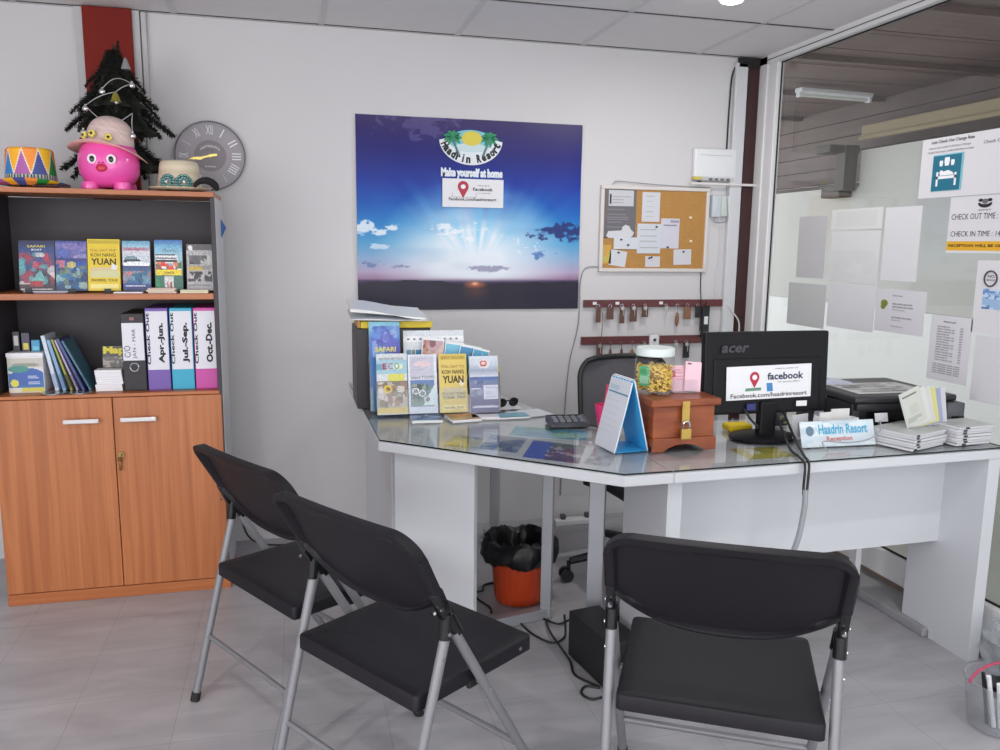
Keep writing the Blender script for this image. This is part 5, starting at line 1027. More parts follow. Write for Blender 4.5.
tent_side(-1, 'blue_support', BLUEC, 0, .0015); tent_side(1, 'blue_support', BLUEC, 0, .0015); tent_side(1, 'page_block', CP, .0017, .004)
MB().box(-AP+.003, AP-.003, .001, LN-.001, .0006, .0022).build('foot_fold', BLUEC, tc_)
n_ = Vector((-HT, 0, AP)).normalized(); sheet('page', LN, math.hypot(AP, HT)-.004, imc, tc_, Vector((-AP, LN, 0))+n_*.0055, (0, -1, 0), Vector((AP, 0, HT)), .0036)
for k in range(7): y = .012+.018*k; mb = MB(); mb.tube([(.011*math.cos(a), y, HT-.001+.008*math.sin(a)) for a in np.linspace(-.4, PI+.4, 10)], .0012, 6); mb.build('spiral_ring', mat('white_wire', (214, 216, 220), .3), tc_, True)
# wooden money box with a padlock
BOXW = wood('red_brown_wood', (122, 58, 34), (160, 88, 52), (6, 6, 30), .35)
wb = thing('wooden_box', 'red-brown wooden box with a brass padlock on the counter', 'box', (1.180, -1.535, DZ), .015)
BWH, BDP = .106, .165
MB().box(-BWH, BWH, 0, BDP, .040, .142, .003).build('body', BOXW, wb)
foot = [(-BWH-.004, 0), (-BWH+.035, 0), (-BWH+.048, .010), (-BWH+.075, .019), (0, .022), (BWH-.075, .019), (BWH-.048, .010), (BWH-.035, 0), (BWH+.004, 0), (BWH+.004, .034), (BWH, .042), (-BWH, .042), (-BWH-.004, .034)]
MB().prism(foot, (1, 0, 0), (0, 0, 1), (0, -.010, 0), -.010).build('front_skirt', BOXW, wb); MB().prism(foot, (1, 0, 0), (0, 0, 1), (0, BDP+.010, 0), .010).build('rear_skirt', BOXW, wb)
for s_ in (-1, 1): MB().box(s_*(BWH-.002)-.005, s_*(BWH-.002)+.005, .0005, BDP-.0005, .012, .0395, .001).build('side_skirt', BOXW, wb)
MB().box(-BWH-.014, BWH+.014, -.016, BDP+.014, .1425, .166, .006, 3).build('lid', BOXW, wb)
hs = MB().box(-.018, .008, -.0205, -.0175, .092, .160, .001).box(-.014, .004, -.0225, -.0205, .140, .150, .001).build('hasp', GOLD, wb)
MB().tube([(-.005, 0, .100), (-.005, -.024, .100), (-.005, -.026, .094), (-.005, -.022, .090), (-.005, 0, .090)], .002, 6).build('staple', GOLD, wb, True)
pl_ = thing('padlock', 'brass padlock hanging on the front of the wooden box', 'padlock', (1.176, -1.551, DZ+.040)); pl_.scale = (1.25, 1, 1.15); MB().box(-.014, .014, -.014, -.003, 0, .030, .003).build('body', GOLD, pl_); MB().tube([(-.0085, -.0085, .028)]+[(.0085*math.cos(a), -.0085, .042+.0085*math.sin(a)) for a in np.linspace(PI, 0, 9)]+[(.0085, -.0085, .028)], .0024, 8).build('shackle', CHROME, pl_, True)
LIDZ = DZ+.1665
# candy jar on the lid
jr = thing('snack_jar', 'clear plastic jar of yellow snacks with a white lid on the wooden box', 'jar', (1.124, -1.425, LIDZ)); jr.scale = (1, 1, 1.06); JR = .0635
JARM = clear('jar_plastic', (.95, .95, .94), .04, 1.35)
MB().lathe([(.0, .0005), (JR*.86, .0005), (JR*.98, .008), (JR, .02), (JR, .098), (JR*.96, .109), (JR*.87, .117), (JR*.87, .128)], 40).build('jar', JARM, jr, True)
MB().lathe([(JR*.88, .116), (JR*.97, .1165), (JR*.98, .120), (JR*.975, .136), (JR*.93, .140), (0, .1405)], 40, cap=False).build('lid', mat('white_lid', (214, 224, 222), .4), jr, True)
sn = MB(); r_ = random.Random(21)
for k in range(340):
    a = r_.uniform(0, 2*PI); z = .012+.074*r_.random(); R_ = JR*.86*(math.sqrt(r_.random()) if k % 3 else .97); 
    sn.obox((R_*math.cos(a), R_*math.sin(a), z), (math.cos(a*3+k), math.sin(a*3+k), r_.uniform(-.7, .7)), (-math.sin(a*3+k), math.cos(a*3+k), .2), (.2, .1, 1), .013, .007, .006, .002)
so_ = sn.build('snack', mat('yellow_snack', (236, 196, 96), .6, noise=.3, nscale=60), jr, False); so_['kind'] = 'stuff'; so_['label'] = 'yellow crunchy snacks filling the jar'
im = Img(14, 18, (90, 170, 120)); im.rect(.1, .1, .9, .5, (150, 200, 170)); im.rect(.1, .62, .9, .85, (70, 150, 96)); sheet('green_label', .036, .06, im, jr, (-.0622, -.020, .028), (.62, -.78, 0), (0, 0, 1), .0006)
# pink cards in a clear holder on the lid
pk = thing('card_holder', 'clear holder of pink cards on the wooden box beside the jar', 'card holder', (1.226, -1.440, LIDZ), -.05)
PKC = mat('pink_card', (226, 184, 196), .6); lv = Vector((.0, .25, 1)).normalized()
MB().box(-.042, .042, -.02, .035, 0, .003).obox((0, -.016, .022), (1, 0, 0), (0, .25, 1), (0, -1, .25), .084, .044, .002).obox((0, .028, .03), (1, 0, 0), (0, .25, 1), (0, -1, .25), .084, .062, .002).build('clear_stand', ACR, pk)
imp = Img(16, 20, (232, 188, 200)); imp.rect(.0, .55, .3, .8, (190, 60, 90)); imp.lines(.3, .4, .9, .9, 4, (206, 150, 170), 3); sheet('card', .05, .085, imp, pk, (-.045, -.002, .004), (1, 0, 0), lv, .006, back=(226, 184, 196)); imp = Img(16, 20, (236, 196, 208)); imp.rect(.15, .88, .35, .93, (90, 60, 80)); sheet('card', .056, .096, imp, pk, (-.006, -.010, .008), (1, 0, -.10), Vector((.10, .2, 1)), .004, back=(226, 184, 196))
# monitor seen from behind
mo = thing('monitor', 'black computer monitor seen from behind, white sign taped on its back', 'monitor', (1.529, -1.432, DZ), -.01)
MO = mat('monitor_black', (17, 16, 20), .5, bump=.05, nscale=400, spec=.25)
tl = Vector((0, .05, 1)).normalized(); tn = Vector((0, -1, .05)).normalized()
mb = MB(); mb.obox((0, .012, .222), (1, 0, 0), tl, tn, .462, .276, .030, .006); mb.obox((0, -.004, .180), (1, 0, 0), tl, tn, .40, .185, .012, .005); mb.build('screen_housing', MO, mo)
MB().obox((0, .0285, .222), (1, 0, 0), tl, tn, .432, .250, .002).build('screen', BLACK_GLOSS, mo)
mb = MB(); mb.box(-.030, .030, -.028, .006, .012, .128, .006).build('stand_neck', MO, mo); MB().lathe([(0, 0), (.118, 0), (.120, .006), (.112, .011), (.04, .018), (0, .018)], 40, (0, 0, .0), 1, .72).build('stand_base', MO, mo, True)
text('acer', mat('grey_logo', (58, 58, 64), .4), mo, Vector((-.178, -.0075, .293)), .098, .024, (1, 0, 0), tl, .03, shear=.25, name='logo')
MB().obox((.125, -.022, .118), (1, 0, 0), tl, tn, .040, .018, .001).build('rating_label', PAPER, mo); MB().obox((-.065, -.022, .112), (1, 0, 0), tl, tn, .032, .022, .006).build('blue_port', mat('blue_port', (40, 44, 110), .4), mo)
ms = thing('monitor_sign', 'white facebook location sign taped to the back of the monitor', 'sign', (1.374, -1.4470, DZ+.134), -.01); SW, SH = .316, .112
sx_ = Vector((1, 0, .02)).normalized(); sy_ = Vector((-.01, .05, 1)).normalized(); sn_ = sx_.cross(sy_)
MB().obox(sx_*SW/2+sy_*SH/2, sx_, sy_, sn_, SW, SH, .0012).build('card', PAPER, ms)
def st(s, m, u, v, w_, h_, **k): return text(s, m, ms, sx_*u*SW+sy_*v*SH+sn_*.0008, w_*SW, h_*SH, sx_, sy_, **k)
st('facebook', mat('facebook_ink', (36, 44, 76), .5), .475, .56, .43, .22, bold=.028); st('TAKE A LOOK AT', INK_GREY, .56, .87, .28, .04); st('for special offers', INK_GREY, .60, .46, .26, .05); st('Facebook.com/haadrinresort', INK, .05, .06, .90, .13, bold=.012)
mb = MB(); P_ = lambda u, v: sx_*u*SW+sy_*v*SH+sn_*.0014
pts = [P_(.325+.056*math.cos(a), .66+.165*math.sin(a)) for a in np.linspace(-.5, PI+.5, 24)]+[P_(.325, .34)]
mb.bm.faces.new([mb.bm.verts.new(p) for p in pts]); pin = mb.build('pin_icon', INK_RED, ms); mb = MB(); mb.bm.faces.new([mb.bm.verts.new(P_(.325+.028*math.cos(a), .66+.08*math.sin(a))+sn_*.0004) for a in np.linspace(0, 2*PI, 20, endpoint=False)]); mb.build('pin_hole', INK_WHITE, pin)
mb = MB(); mb.bm.faces.new([mb.bm.verts.new(P_(u, v)-sn_*.0004) for u, v in ((.215, .25), (.405, .26), (.405, .35), (.225, .34))]); mb.build('map_patch', mat('map_green', (96, 140, 116), .5), ms)
mb = MB(); mb.bm.faces.new([mb.bm.verts.new(P_(u, v)) for u, v in ((.475, .22), (.545, .22), (.535, .47), (.465, .47))]); mb.build('blue_tile', mat('tile_blue', (60, 130, 186), .5), ms)
cable('black cable plugged under the monitor hanging to the counter', [(1.44, -1.452, DZ+.105), (1.462, -1.462, DZ+.07), (1.487, -1.468, DZ+.045), (1.51, -1.42, DZ+.025)], .004, CBL)
cable('black cable over the desk front, left of the pair by the nameplate', [(1.560, -1.452, DZ+.085), (1.545, -1.53, DZ+.03), (1.510, -1.62, DZ+.006), (1.486, -1.70, DZ+.004), (1.468, -1.757, DZ-.004), (1.464, -1.764, .68), (1.463, -1.768, .655)], .0042, CBL)
cable('black cable over the desk front, right of the pair by the nameplate', [(1.59, -1.452, DZ+.09), (1.578, -1.53, DZ+.03), (1.535, -1.64, DZ+.006), (1.505, -1.70, DZ+.005), (1.482, -1.757, DZ-.003), (1.477, -1.764, .68), (1.473, -1.768, .655)], .0042, CBL)
cable('grey cable sleeve hanging down the desk front to the floor', [(1.467, -1.770, .672), (1.465, -1.772, .60), (1.445, -1.765, .48), (1.41, -1.70, .30), (1.40, -1.60, .05)], .0085, CBG)
sp_ = thing('sponge', 'yellow cloth lump lying behind the monitor foot', 'cloth', (1.500, -1.315, DZ)); MB().box(-.045, .045, -.03, .03, 0, .026, .009, 3).build('cloth', mat('yellow_cloth', (232, 200, 40), .8, bump=.3, nscale=60), sp_, True)
# name plate
np_ = thing('name_plate', 'clear tent nameplate reading Haadrin Resort Reception', 'nameplate', (1.566, -1.600, DZ), -.02)
lv = Vector((0, .32, 1)).normalized(); pw, phh = .272, .083
im = Img(40, 14, (196, 208, 216)); im.blotch(0, 0, 1, 1, [(210, 220, 226), (180, 196, 206), (220, 228, 232)], 3, 20, .2, .6)
sheet('name_card', pw, phh, im, np_, (0, 0, .003), (1, 0, 0), lv, .0015); text('Haadrin Resort', mat('sky_blue_ink', (70, 160, 196), .4), np_, Vector((.066, 0, .003))+lv*.040, .180, .032, (1, 0, 0), lv, .03); text('Reception', mat('salmon_ink', (190, 110, 110), .4), np_, Vector((.092, 0, .003))+lv*.013, .095, .020, (1, 0, 0), lv, .03)
mb = MB(); mb.bm.faces.new([mb.bm.verts.new(Vector((0.034+.0145*math.cos(a), 0, .003))+lv*(.052+.016*math.sin(a))+Vector((0, -1, .32)).normalized()*.0006) for a in np.linspace(0, 2*PI, 28, endpoint=False)]); mb.build('round_logo', mat('logo_grey_blue', (96, 120, 140), .4), np_)
MB().prism([(0, 0), (.05, 0), (.028, phh*.95)], (0, 1, 0), (0, 0, 1), (.001, .003, .002), pw-.002).build('clear_stand', ACR, np_)
cable('thin white wire draped across the nameplate', [(1.615, -1.665, DZ+.004), (1.615, -1.636, DZ+.03), (1.70, -1.632, DZ+.022), (1.78, -1.630, DZ+.026), (1.835, -1.622, DZ+.05), (1.868, -1.58, DZ+.075)], .0022, CBG)
mse = thing('black_gadget', 'small black knob-like gadget right of the nameplate', 'gadget', (1.885, -1.565, DZ)); MB().sphere((0, 0, .028), .022, .8, 1, 1.25, 16, 12).build('body', BLACK_GLOSS, mse, True); MB().lathe([(.018, 0), (.018, .006), (.01, .008)], 16).build('base', BLACK, mse, True)
# little cartons and card holders between monitor and printer
cbx = thing('card_box', 'white open carton of cards behind the nameplate', 'box', (1.668, -1.537, DZ), 0)
mb = MB(); mb.box(0, .150, -.002, 0, 0, .078).box(0, .150, .030, .032, 0, .078).box(0, .002, 0, .030, 0, .088).box(.148, .150, 0, .030, 0, .078).box(.002, .148, 0, .030, 0, .002).build('carton', PAPER, cbx)
for k, (x0, x1, h_) in enumerate(((.006, .05, .100), (.055, .125, .108), (.06, .12, .098))): MB().box(x0, x1, .006+.009*k, .010+.009*k, .002, h_).build('card', mat('ivory_card', (214, 212, 210), .7), cbx)
imk = Img(10, 16, (206, 206, 210)); imk.rect(.35, .15, .5, .7, (150, 150, 160)); k = sheet('price_card', .075, .085, imk, None, (0, 0, 0), (1, .3, 0), (0, .1, 1), .003); k.location = (1.600, -1.500, DZ+.001); tag(k, 'white folded card leaning at the left of the card carton', 'card', 'small cards near the nameplate')
k = sheet('price_card', .05, .03, Img(4, 4, (216, 216, 220)), None, (0, 0, 0), (1, 0, 0), (0, .25, 1), .003); k.location = (1.905, -1.515, DZ+.055); tag(k, 'small blank white card in a clip between nameplate and booklets', 'card', 'small cards near the nameplate')
k = MB().tube([(1.925, -1.507, DZ), (1.925, -1.507, DZ+.058)], .003, 8).lathe([(.016, 0), (.016, .004), (.004, .006)], 16, (1.925, -1.507, DZ)).build('card_clip', CHROME, None, True); tag(k, 'thin clip stand holding the small blank white card', 'clip')
k = sheet('price_card', .035, .10, Img(4, 4, (190, 190, 196)), None, (0, 0, 0), (1, 0, -.2), (.2, .1, 1), .003); k.location = (1.795, -1.335, DZ+.04); tag(k, 'tilted grey-white card rising behind the card carton', 'card', 'small cards near the nameplate')
imk = Img(16, 10, (110, 110, 120)); imk.blotch(0, 0, 1, 1, [(150, 60, 90), (200, 200, 206), (60, 60, 70), (200, 206, 110)], 3, 18, .2); k = sheet('label_pack', .12, .075, imk, None, (0, 0, 0), (1, .1, 0), (0, .2, 1), .02); k.location = (1.60, -1.30, DZ+.001); tag(k, 'small printed packs lying behind the monitor foot', 'pack')
# printer
pt_ = thing('printer', 'black inkjet printer with a paper sheet lying on its lid', 'printer', (1.835, -1.50, DZ), -.04); PBK = mat('printer_black', (24, 24, 27), .4)
MB().box(0, .400, .02, .36, 0, .118, .012, 3).build('body', PBK, pt_, True); MB().box(-.012, .385, -.012, .36, .119, .142, .008, 3).build('lid', mat('printer_lid', (42, 42, 46), .35), pt_, True); MB().box(.0, .385, -.005, .018, .092, .118, .004).build('front_lip', PBK, pt_, True)
MB().box(.03, .32, .018, .021, .03, .085).build('paper_slot', BLACK_GLOSS, pt_); MB().box(.334, .405, -.03, .02, .0, .116, .006, 2).build('control_block', mat('printer_grey', (78, 78, 84), .4), pt_, True); MB().box(.362, .400, -.0315, -.0295, .024, .046).build('sticker', PAPER, pt_); MB().box(.352, .402, -.0315, -.0295, .056, .070).build('dark_strip', BLACK_GLOSS, pt_)
imk = Img(44, 30, (186, 184, 184)); imk.lines(.08, .08, .92, .92, 8, (84, 84, 88), 3, .9, .5); imk.blotch(.05, .1, .9, .9, [(110, 110, 112), (190, 190, 192), (60, 60, 64), (170, 170, 160)], 6, 34, .13, .8); 
k = sheet('printed_sheet', .29, .20, imk, None, (0, 0, 0), (1, -.06, 0), (.06, 1, 0), .0015); k.location = (1.875, -1.455, DZ+.1442); tag(k, 'printed grey sheet lying on the printer lid', 'paper')
k = MB().box(0, .16, 0, .11, 0, .002).box(.01, .15, .012, .12, .0022, .006).box(.0, .12, .02, .13, .0062, .009).build('paper_pile', mat('lilac_white_paper', (190, 192, 206), .7), None); k.location = (1.838, -1.275, DZ+.1425); k.rotation_euler = (0, 0, -.08); tag(k, 'small pile of papers at the back left of the printer lid', 'papers')
# booklet stacks
BKC = mat('booklet_cover', (176, 180, 178), .4); BKP = mat('booklet_pages', (206, 206, 210), .7); BKS = mat('booklet_spine', (40, 40, 44), .5)
def bstack(lab_top, x, y, rz, w_, d_, n, th, spine_at, cov, first_off=0):
    for k in range(n):
        lab = ('lowest' if k == 0 else 'topmost' if k == n-1 else ['', 'second', 'third', 'fourth', 'fifth', 'sixth', 'seventh'][k]+' from below')
        t = thing('booklet', f'grey booklet, {lab} in {lab_top}', 'booklet', (x+.004*math.sin(k*2.3)+(first_off if k == 0 else 0), y+.003*math.cos(k*1.7), DZ+k*th+.0003), rz+.02*math.sin(k*1.9), lab_top)
        MB().box(0, w_, 0, d_, .0012, th-.0014, .0003, 1).build('pages', BKP, t); MB().box(-.0008, w_+.0008, -.0008, d_+.0008, th-.0013, th-.0003).build('cover', BKC if k == n-1 else BKP, t)
        MB().box(spine_at-.008, spine_at+.008, -.0016, -.0007, .002, th-.002).build('spine_mark', BKS, t)
bstack('the booklet stack beside the nameplate', 1.893, -1.712, .33, .185, .150, 6, .0092, .02, BKC, -.006)
bstack('the booklet stack at the right desk end', 2.085, -1.680, .10, .150, .11, 7, .0094, .035, BKC)
for k in range(6):
    t = thing('leaning_booklet', ['white leaning booklet at the front of the fan behind the stacks', 'second pale leaning booklet of the fan behind the stacks', 'third pale leaning booklet of the fan behind the stacks', 'yellowish leaning booklet inside the fan behind the stacks', 'bluish leaning booklet inside the fan behind the stacks', 'rearmost leaning booklet of the fan behind the stacks'][k], 'booklet', (2.02+.019*k, -1.575+.004*k, DZ+.0555), .22, 'fan of leaning booklets')
    a_ = .34-.055*k; ey = Vector((-math.sin(a_), .12, math.cos(a_))).normalized(); ex = Vector((.50, -.86, 0)); 
    imk = Img(14, 20, ((196, 198, 190), (206, 206, 204), (200, 200, 198), (206, 200, 130), (150, 160, 190), (196, 196, 200))[k]); 
    if k == 0: imk.rect(.1, .86, .8, .89, (110, 110, 110)); imk.rect(.3, .3, .7, .6, (186, 190, 182)); imk.lines(.1, .1, .8, .25, 3, (170, 174, 168), 2)
    ex = Vector((math.cos(a_)*.95, -.1, math.sin(a_)*.95)).normalized()
    sheet('cover', .085, .118, imk, t, (-.085, -.03, 0), ex, ey, .006)

# ================================================================== PAPERS ON THE GLASS WALL
GX = 2.3275
def glass_paper(name, lab, y0, y1, z0, z1, im, cat, grp=None, layer=0, rot=0):
    """y0 is the edge nearer the back wall"""
    t = thing(name, lab, cat, (GX-.0012*layer-.0006, y0, z0), 0, grp); sheet('paper', y0-y1, z1-z0, im, t, (0, 0, 0), (0, -1, rot), (0, rot, 1), .0006, m=PRINTM, back=(214, 215, 218)); return t
def gt(t, s, m, u, z, w_, h_, **k): return text(s, m, t, (0, -u, z), w_, h_, (0, -1, 0), (0, 0, 1), **k)
PW = (208, 207, 212)
glass_paper('poster', 'blank grey sheet on the glass nearest the corner, upper row', -.385, -.595, 1.250, 1.532, Img(4, 4, (190, 189, 192)), 'paper', 'blank sheets taped on the glass')
glass_paper('poster', 'blank grey sheet on the glass nearest the corner, lower row', -.335, -.622, 1.025, 1.224, Img(4, 4, (190, 192, 192)), 'paper', 'blank sheets taped on the glass')
im = Img(10, 8, (212, 214, 212)); im.rect(.08, .1, .9, .9, (206, 208, 206)); glass_paper('poster', 'wide pale sheet above the second column of papers on glass', -.622, -.945, 1.470, 1.556, im, 'paper', 'blank sheets taped on the glass')
im = Img(20, 16, (212, 212, 214)); im.blotch(0, 0, 1, .6, [(204, 204, 206), (208, 208, 210)], 3, 10, .3, .6); glass_paper('poster', 'pale sheet in the middle of second column of papers on glass', -.632, -.945, 1.243, 1.462, im, 'paper', 'blank sheets taped on the glass')
glass_paper('poster', 'whitest tall sheet on the glass left of the bed sign', -.962, -1.160, 1.262, 1.552, Img(4, 4, (212, 212, 216)), 'paper', 'blank sheets taped on the glass')
glass_paper('poster', 'pale sheet at the bottom of second column of papers on glass', -.640, -.945, 1.042, 1.236, Img(4, 4, (212, 212, 216)), 'paper', 'blank sheets taped on the glass')
t = glass_paper('letter', 'printed letter with a green leaf mark on the glass', -.950, -1.222, 1.056, 1.228, Img(6, 6, PW), 'letter')
for z, w_ in ((.145, .055), (.112, .11), (.100, .115), (.088, .07), (.058, .11), (.047, .05), (.022, .07)): gt(t, 'xxx xxxxx xxx xxxx' if w_ > .08 else 'Dear Guests' if z > .14 else 'Thank you', INK_GREY, .095, z, w_, .006)
lf = MB(); lf.sphere((-.0014, -.050, .115), .020, .06, 1, .7, 14, 8).sphere((-.0014, -.044, .100), .014, .06, 1, .7, 12, 8); lf.build('leaf_mark', mat('leaf_olive', (120, 130, 50), .6, noise=.5, nscale=90), t, True)
t = glass_paper('price_list', 'tall printed price list on the glass behind the printer', -1.258, -1.450, .905, 1.146, Img(6, 6, PW), 'list'); gt(t, 'PRICE LIST', INK_GREY, .06, .216, .06, .006, bold=.03)
for k in range(14): gt(t, 'xxxx xxxxx xx', INK_GREY, .032, .198-.0095*k, .085 if k % 3 else .06, .0045); gt(t, '000', INK_GREY, .140, .198-.0095*k, .015, .0045)
for k in range(5): gt(t, 'xxx xxxxxx xxxx xxxx', INK_GREY, .025, .058-.008*k, .13, .0042)
im = Img(40, 24, (212, 211, 215)); t = glass_paper('late_check_out_sign', 'white late check out sign with a teal bed picture on the glass', -1.131, -1.660, 1.578, 1.794, im, 'sign', None, 0)
gt(t, 'Late Check Out Charge Rate', INK, .045, .193, .200, .015, bold=.02); gt(t, 'Check Out 12.00-15.00 Extra Charge', INK_GREY, .035, .175, .195, .009); gt(t, 'Check Out Hours 15.00-18.00 Extra charge', INK_GREY, .03, .160, .215, .009); gt(t, 'Check Out', INK_GREY, .285, .172, .09, .011)
TEAL = mat('teal_sign', (26, 108, 132), .5); TL_ = mat('teal_light', (120, 186, 204), .5)
def gq(m, par, u0, u1, z0, z1, name, d=.0012): return MB().box(-d-.0004, -d, -u1, -u0, z0, z1).build(name, m, par)
gq(TL_, t, .062, .205, .022, .154, 'teal_border'); pn = gq(TEAL, t, .064, .197, .024, .150, 'teal_panel', .0018)
BW_ = INK_WHITE
gq(BW_, pn, .085, .180, .066, .076, 'bed_frame', .0024); gq(BW_, pn, .085, .094, .040, .092, 'bed_head', .0024); gq(BW_, pn, .171, .180, .040, .086, 'bed_foot', .0024)
mb = MB(); mb.prism([(.100, .078), (.168, .078), (.160, .088), (.140, .096), (.118, .092)], (0, -1, 0), (0, 0, 1), (-.0024, 0, 0), .0004); mb.build('blanket', BW_, pn); mb = MB(); mb.sphere((-.0026, -.108, .088), .009, .05, 1, 1, 14, 8); mb.build('sleeper_head', BW_, pn, True)
for u, w_, h_ in ((.104, .012, .020), (.131, .018, .030), (.158, .012, .020)): mb = MB(); mb.prism([(u-w_/2, .112), (u+w_/2, .112), (u+w_*.7, .112+h_*.6), (u+w_*.6, .112+h_), (u-w_*.6, .112+h_), (u-w_*.7, .112+h_*.6)], (0, -1, 0), (0, 0, 1), (-.0024, 0, 0), .0004); mb.build('speech_shape', BW_, pn)
im = Img(40, 24, (212, 211, 215)); im.rect(0, .06, 1, .20, (222, 168, 40)); im.rect(0, .485, 1, .50, (90, 90, 96)); t = glass_paper('check_in_sign', 'white check out and check in time sign with a yellow band', -1.296, -1.720, 1.376, 1.574, im, 'sign', None, 1)
gt(t, 'CHECK OUT TIME : 12.00', INK, .012, .118, .262, .020, bold=.0); gt(t, 'CHECK IN TIME : 14.00', INK, .014, .058, .248, .019, bold=.0); gt(t, 'RECEPTION WILL BE OPEN 08.00 - 20.00', INK_BROWN, .010, .021, .38, .010, bold=.03)
mb = MB(); mb.prism([(.155+.030*math.cos(a), .172+.016*math.sin(a)) for a in np.linspace(PI, 2*PI, 16)]+[(.155+.022*math.cos(a), .174+.006*math.sin(a)) for a in np.linspace(2*PI, PI, 16)], (0, -1, 0), (0, 0, 1), (-.0008, 0, 0), .0004); mb.build('crest_band', INK, t); mb = MB(); mb.sphere((-.001, -.155, .178), .011, .05, 1.2, .8, 14, 8); mb.build('crest_sun', INK_GREY, t, True); gt(t, 'HAADRIN RESORT', INK_GREY, .128, .146, .055, .005)
for u in (.136, .174): mb = MB(); mb.sphere((-.001, -u, .182), .008, .05, 1.3, .7, 10, 6); mb.build('crest_palm', INK, t, True)
im = Img(16, 24, (212, 211, 215)); t = glass_paper('no_smoking_sign', 'white sheet with a round ban symbol and blue print at right edge of glass', -1.445, -1.640, 1.10, 1.352, im, 'sign', None, 0)
rgp = [(-.0020, -.062-.026*math.cos(a), .190+.026*math.sin(a)) for a in np.linspace(0, 2*PI, 29)]; MB().tube(rgp, .0028, 6, False).build('ban_ring', mat('dark_ring', (70, 50, 56), .5), t, True); gt(t, 'NO', INK, .048, .193, .028, .010); gt(t, 'SMOKING', INK, .044, .182, .036, .006)
im2 = Img(12, 10, (150, 180, 214)); im2.blotch(0, 0, 1, 1, [(70, 110, 170), (200, 214, 230), (90, 130, 190)], 3, 22, .14); sheet('blue_print', .10, .070, im2, t, (-.0006, -.035, .085), (0, -1, 0), (0, 0, 1), .0004, m=PRINTM)
glass_paper('poster', 'plain white sheet low on the glass at the right edge of view', -1.470, -1.680, .860, 1.092, Img(4, 4, (206, 206, 210)), 'paper', 'blank sheets taped on the glass')

# ================================================================== ON THE FLOOR
bn_ = thing('waste_bin', 'orange ribbed waste bin with a black liner under the desk corner', 'bin', (.832, -.893, 0))
mb = MB(); n = 72; rings = []
for r, z in ((.0, .002), (.082, .002), (.090, .006), (.094, .02), (.112, .21), (.114, .235)):
    rings.append([mb.bm.verts.new(((r+(.0022*math.cos(k*PI/1.5) if 0.09 < r < .1135 else 0))*math.cos(2*PI*k/n), (r+(.0022*math.cos(k*PI/1.5) if .09 < r < .1135 else 0))*math.sin(2*PI*k/n), z)) for k in range(n)])
for A, B_ in zip(rings, rings[1:]):
    for k in range(n): mb.bm.faces.new((A[k], A[(k+1) % n], B_[(k+1) % n], B_[k]))
mb.build('bucket', mat('orange_plastic', (206, 74, 34), .4), bn_, True)
mb = MB(); r_ = random.Random(5); n = 90; prof = [(.125, .172), (.140, .180), (.150, .205), (.149, .236), (.138, .256), (.120, .262), (.104, .245), (.095, .20), (.0, .16)]
off = [[r_.uniform(-1, 1) for k in range(n)] for _ in prof]; rings = []
for j, (r, z) in enumerate(prof): rings.append([mb.bm.verts.new(((r+.006*math.sin(k*.7+j)*math.sin(k*.23+j*2)+.003*off[j][k])*math.cos(2*PI*k/n), (r+.006*math.sin(k*.7+j)*math.sin(k*.23+j*2)+.003*off[j][k])*math.sin(2*PI*k/n), z+.009*math.sin(k*.35+j*.8)+.003*off[j][(k*3) % n])) for k in range(n)])
for A, B_ in zip(rings, rings[1:]):
    for k in range(n): mb.bm.faces.new((A[k], A[(k+1) % n], B_[(k+1) % n], B_[k]))
mb.build('liner', mat('black_bin_bag', (15, 15, 18), .42), bn_, True)
up_ = thing('power_backup', 'black box on the floor between the desk leg and the folding chair', 'box', (.876, -1.362, 0), .16)
MB().box(0, .118, -.26, 0, .004, .163, .004).build('case', mat('matt_black', (26, 26, 29), .55), up_); MB().box(.012, .106, -.262, -.259, .02, .13, .003).build('front_panel', BLACK_GLOSS, up_)
for x in (.02, .10):
    for y in (-.24, -.02): MB().box(x-.012, x+.012, y-.012, y+.012, 0, .0045).build('foot', RUBBER, up_)
pst = thing('power_strip', 'white power strip lying by the wall under the desk', 'power strip', (1.235, -.115, 0), .02); MB().box(0, .22, -.025, .025, 0, .032, .006).build('body', WHITE_P, pst, True)
for k in range(2): MB().box(.03+.13*k, .055+.13*k, -.018, .012, .032, .056, .004).build('plug', mat('grey_plug', (90, 88, 92), .5), pst)
FC = .0045
cable('black cable on the floor from the bin past the frame foot', [(.68, -.76, FC), (.67, -.86, FC), (.70, -.95, FC), (.695, -1.0, FC)], FC*.9, CBL)
cable('black cable from the front panel edge running behind the bin', [(.62, -.80, FC), (.70, -.82, FC*3), (.735, -.74, FC), (.90, -.70, FC), (1.05, -.55, FC)], FC*.9, CBL)
cable('black cable crossing the floor to the black box in a wide bend', [(.74, -1.02, FC), (.775, -1.09, FC), (.80, -1.20, FC), (.848, -1.275, FC), (.90, -1.25, FC), (.93, -1.18, FC), (.96, -1.08, FC)], FC*.9, CBL)
cable('black cable looping on the floor in front of the black box', [(.88, -1.10, FC), (.86, -1.22, FC*3), (.868, -1.40, FC), (.855, -1.50, FC), (.905, -1.585, FC), (.865, -1.57, FC), (.838, -1.605, FC), (.856, -1.645, FC), (.90, -1.64, FC)], FC*.9, CBL)
cable('short black cable end tangled beside the black box', [(.84, -1.04, FC), (.88, -1.10, FC), (.905, -1.16, FC*3), (.95, -1.13, FC), (1.0, -1.10, FC)], FC*.9, CBL)
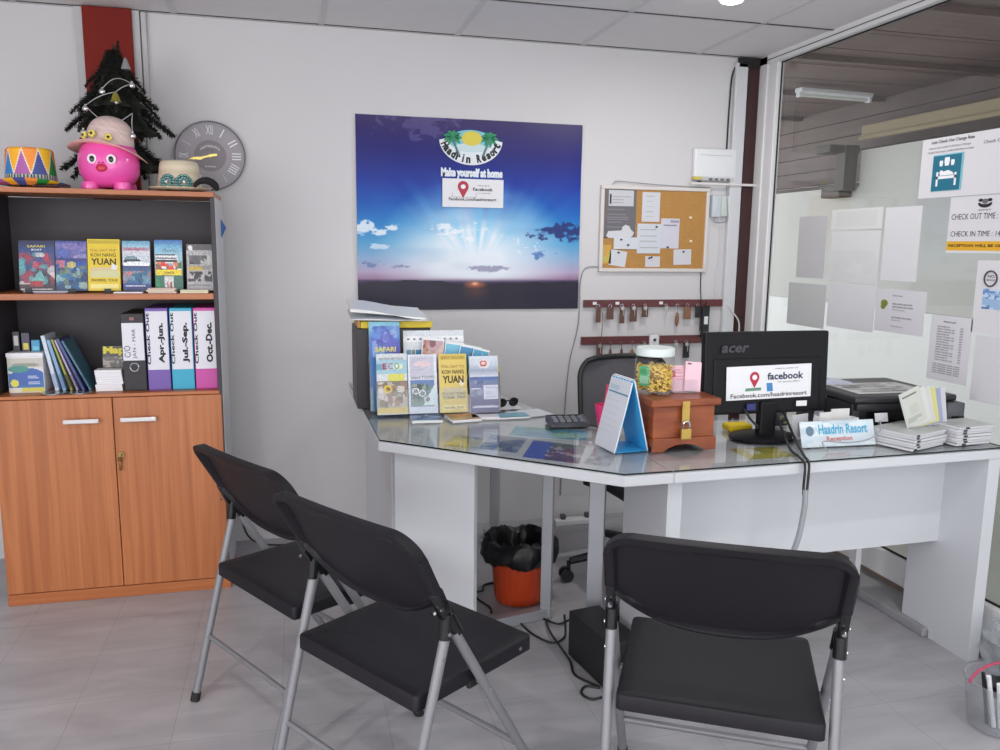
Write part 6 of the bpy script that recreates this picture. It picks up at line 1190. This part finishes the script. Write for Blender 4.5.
# clear bucket with pens and pink handle
bk_ = thing('clear_bucket', 'clear plastic bucket with a pink handle and writing tools at right edge', 'bucket', (1.982, -2.045, 0)); bk_.scale = (.96, .96, .93)
BC = clear('bucket_plastic', (.90, .90, .91), .06, 1.4, .22, (190, 192, 200))
MB().lathe([(.0, .003), (.082, .003), (.086, .006), (.104, .150), (.108, .152), (.108, .158), (.102, .158)], 40, cap=False).build('pail', BC, bk_, True)
MB().tube([(.106*math.cos(a), .02+.0*math.sin(a), .150+.055*math.sin(a)) for a in np.linspace(PI, 0, 20)], .0042, 8).build('handle', mat('pink_handle', (176, 62, 92), .4), bk_, True)
k = sheet('label', .05, .03, Img(6, 4, (214, 214, 218)), bk_, (-.072, -.073, .085), (.8, -.6, -.25), (.1, .0, 1), .001)
for i, (x, y, dx, dy, l, r, m, lab) in enumerate(((-.05, -.03, -.05, -.01, .17, .0065, 'w', 'white marker leaning at the left in the clear bucket'), (-.025, -.045, -.04, -.015, .15, .0065, 'w', 'second white marker in the clear bucket'), (-.06, .0, -.035, .0, .165, .005, 'k', 'black pen sticking out left of the clear bucket'), (.01, -.03, .035, .01, .14, .0065, 'w', 'white marker leaning to the right in the clear bucket'))):
    k = MB().tube([(x*.6, y*.6, 0), (x*.6+dx, y*.6+dy, l)], r, 10).build('marker', mat('white_marker', (222, 222, 226), .4) if m == 'w' else BLACK, None, True); k.location = (1.985, -2.035, .0075); tag(k, lab, 'marker', 'writing tools in the clear bucket')
for i, (x, y, z, lab) in enumerate(((.0, .0, .115, 'crumpled black cloth lump in the clear bucket'), (.055, .02, .150, 'small dark object on top at right of the clear bucket'))):
    mb = MB(); bmesh.ops.create_icosphere(mb.bm, subdivisions=3, radius=.042 if i == 0 else .022); r_ = random.Random(i+2)
    for v in mb.bm.verts: v.co *= 1+.28*math.sin(v.co.x*140+i)*math.sin(v.co.y*120)*math.cos(v.co.z*150)+r_.uniform(-.05, .05); v.co.z *= .7
    k = mb.build(('black_cloth', 'black_pouch')[i], BLACK, None); k.location = (1.985+x, -2.035+y, z); tag(k, lab, 'lump', 'dark things in the clear bucket')
# crumpled clear plastic bag
mb = MB(); bmesh.ops.create_icosphere(mb.bm, subdivisions=4, radius=1.0); r_ = random.Random(8)
for v in mb.bm.verts:
    d_ = v.co.normalized(); f_ = 1+.16*math.sin(d_.x*9+d_.z*5)*math.sin(d_.y*8-d_.z*7)+.06*math.sin(d_.x*23+d_.y*19)*math.sin(d_.z*21)
    v.co = Vector((d_.x*.085*f_, d_.y*.11*f_, max(-.105, d_.z*.12*f_)))
bg = mb.build('plastic_bag', clear('bag_film', (.92, .93, .94), .15, 1.3, .16, (206, 210, 216)), None, False); bg.location = (2.335-.09, -1.835, .105); bg.location.x = 2.225; bg.location.y = -1.865
tag(bg, 'crumpled clear plastic bag on the floor beside the desk panel', 'bag')
cable('black cable on the floor by the wall right of the beech cabinet', [(-.265, -.08, .16), (-.235, -.07, .05), (-.17, -.08, .006), (-.05, -.11, .005), (.06, -.07, .005)], .0045, CBL)
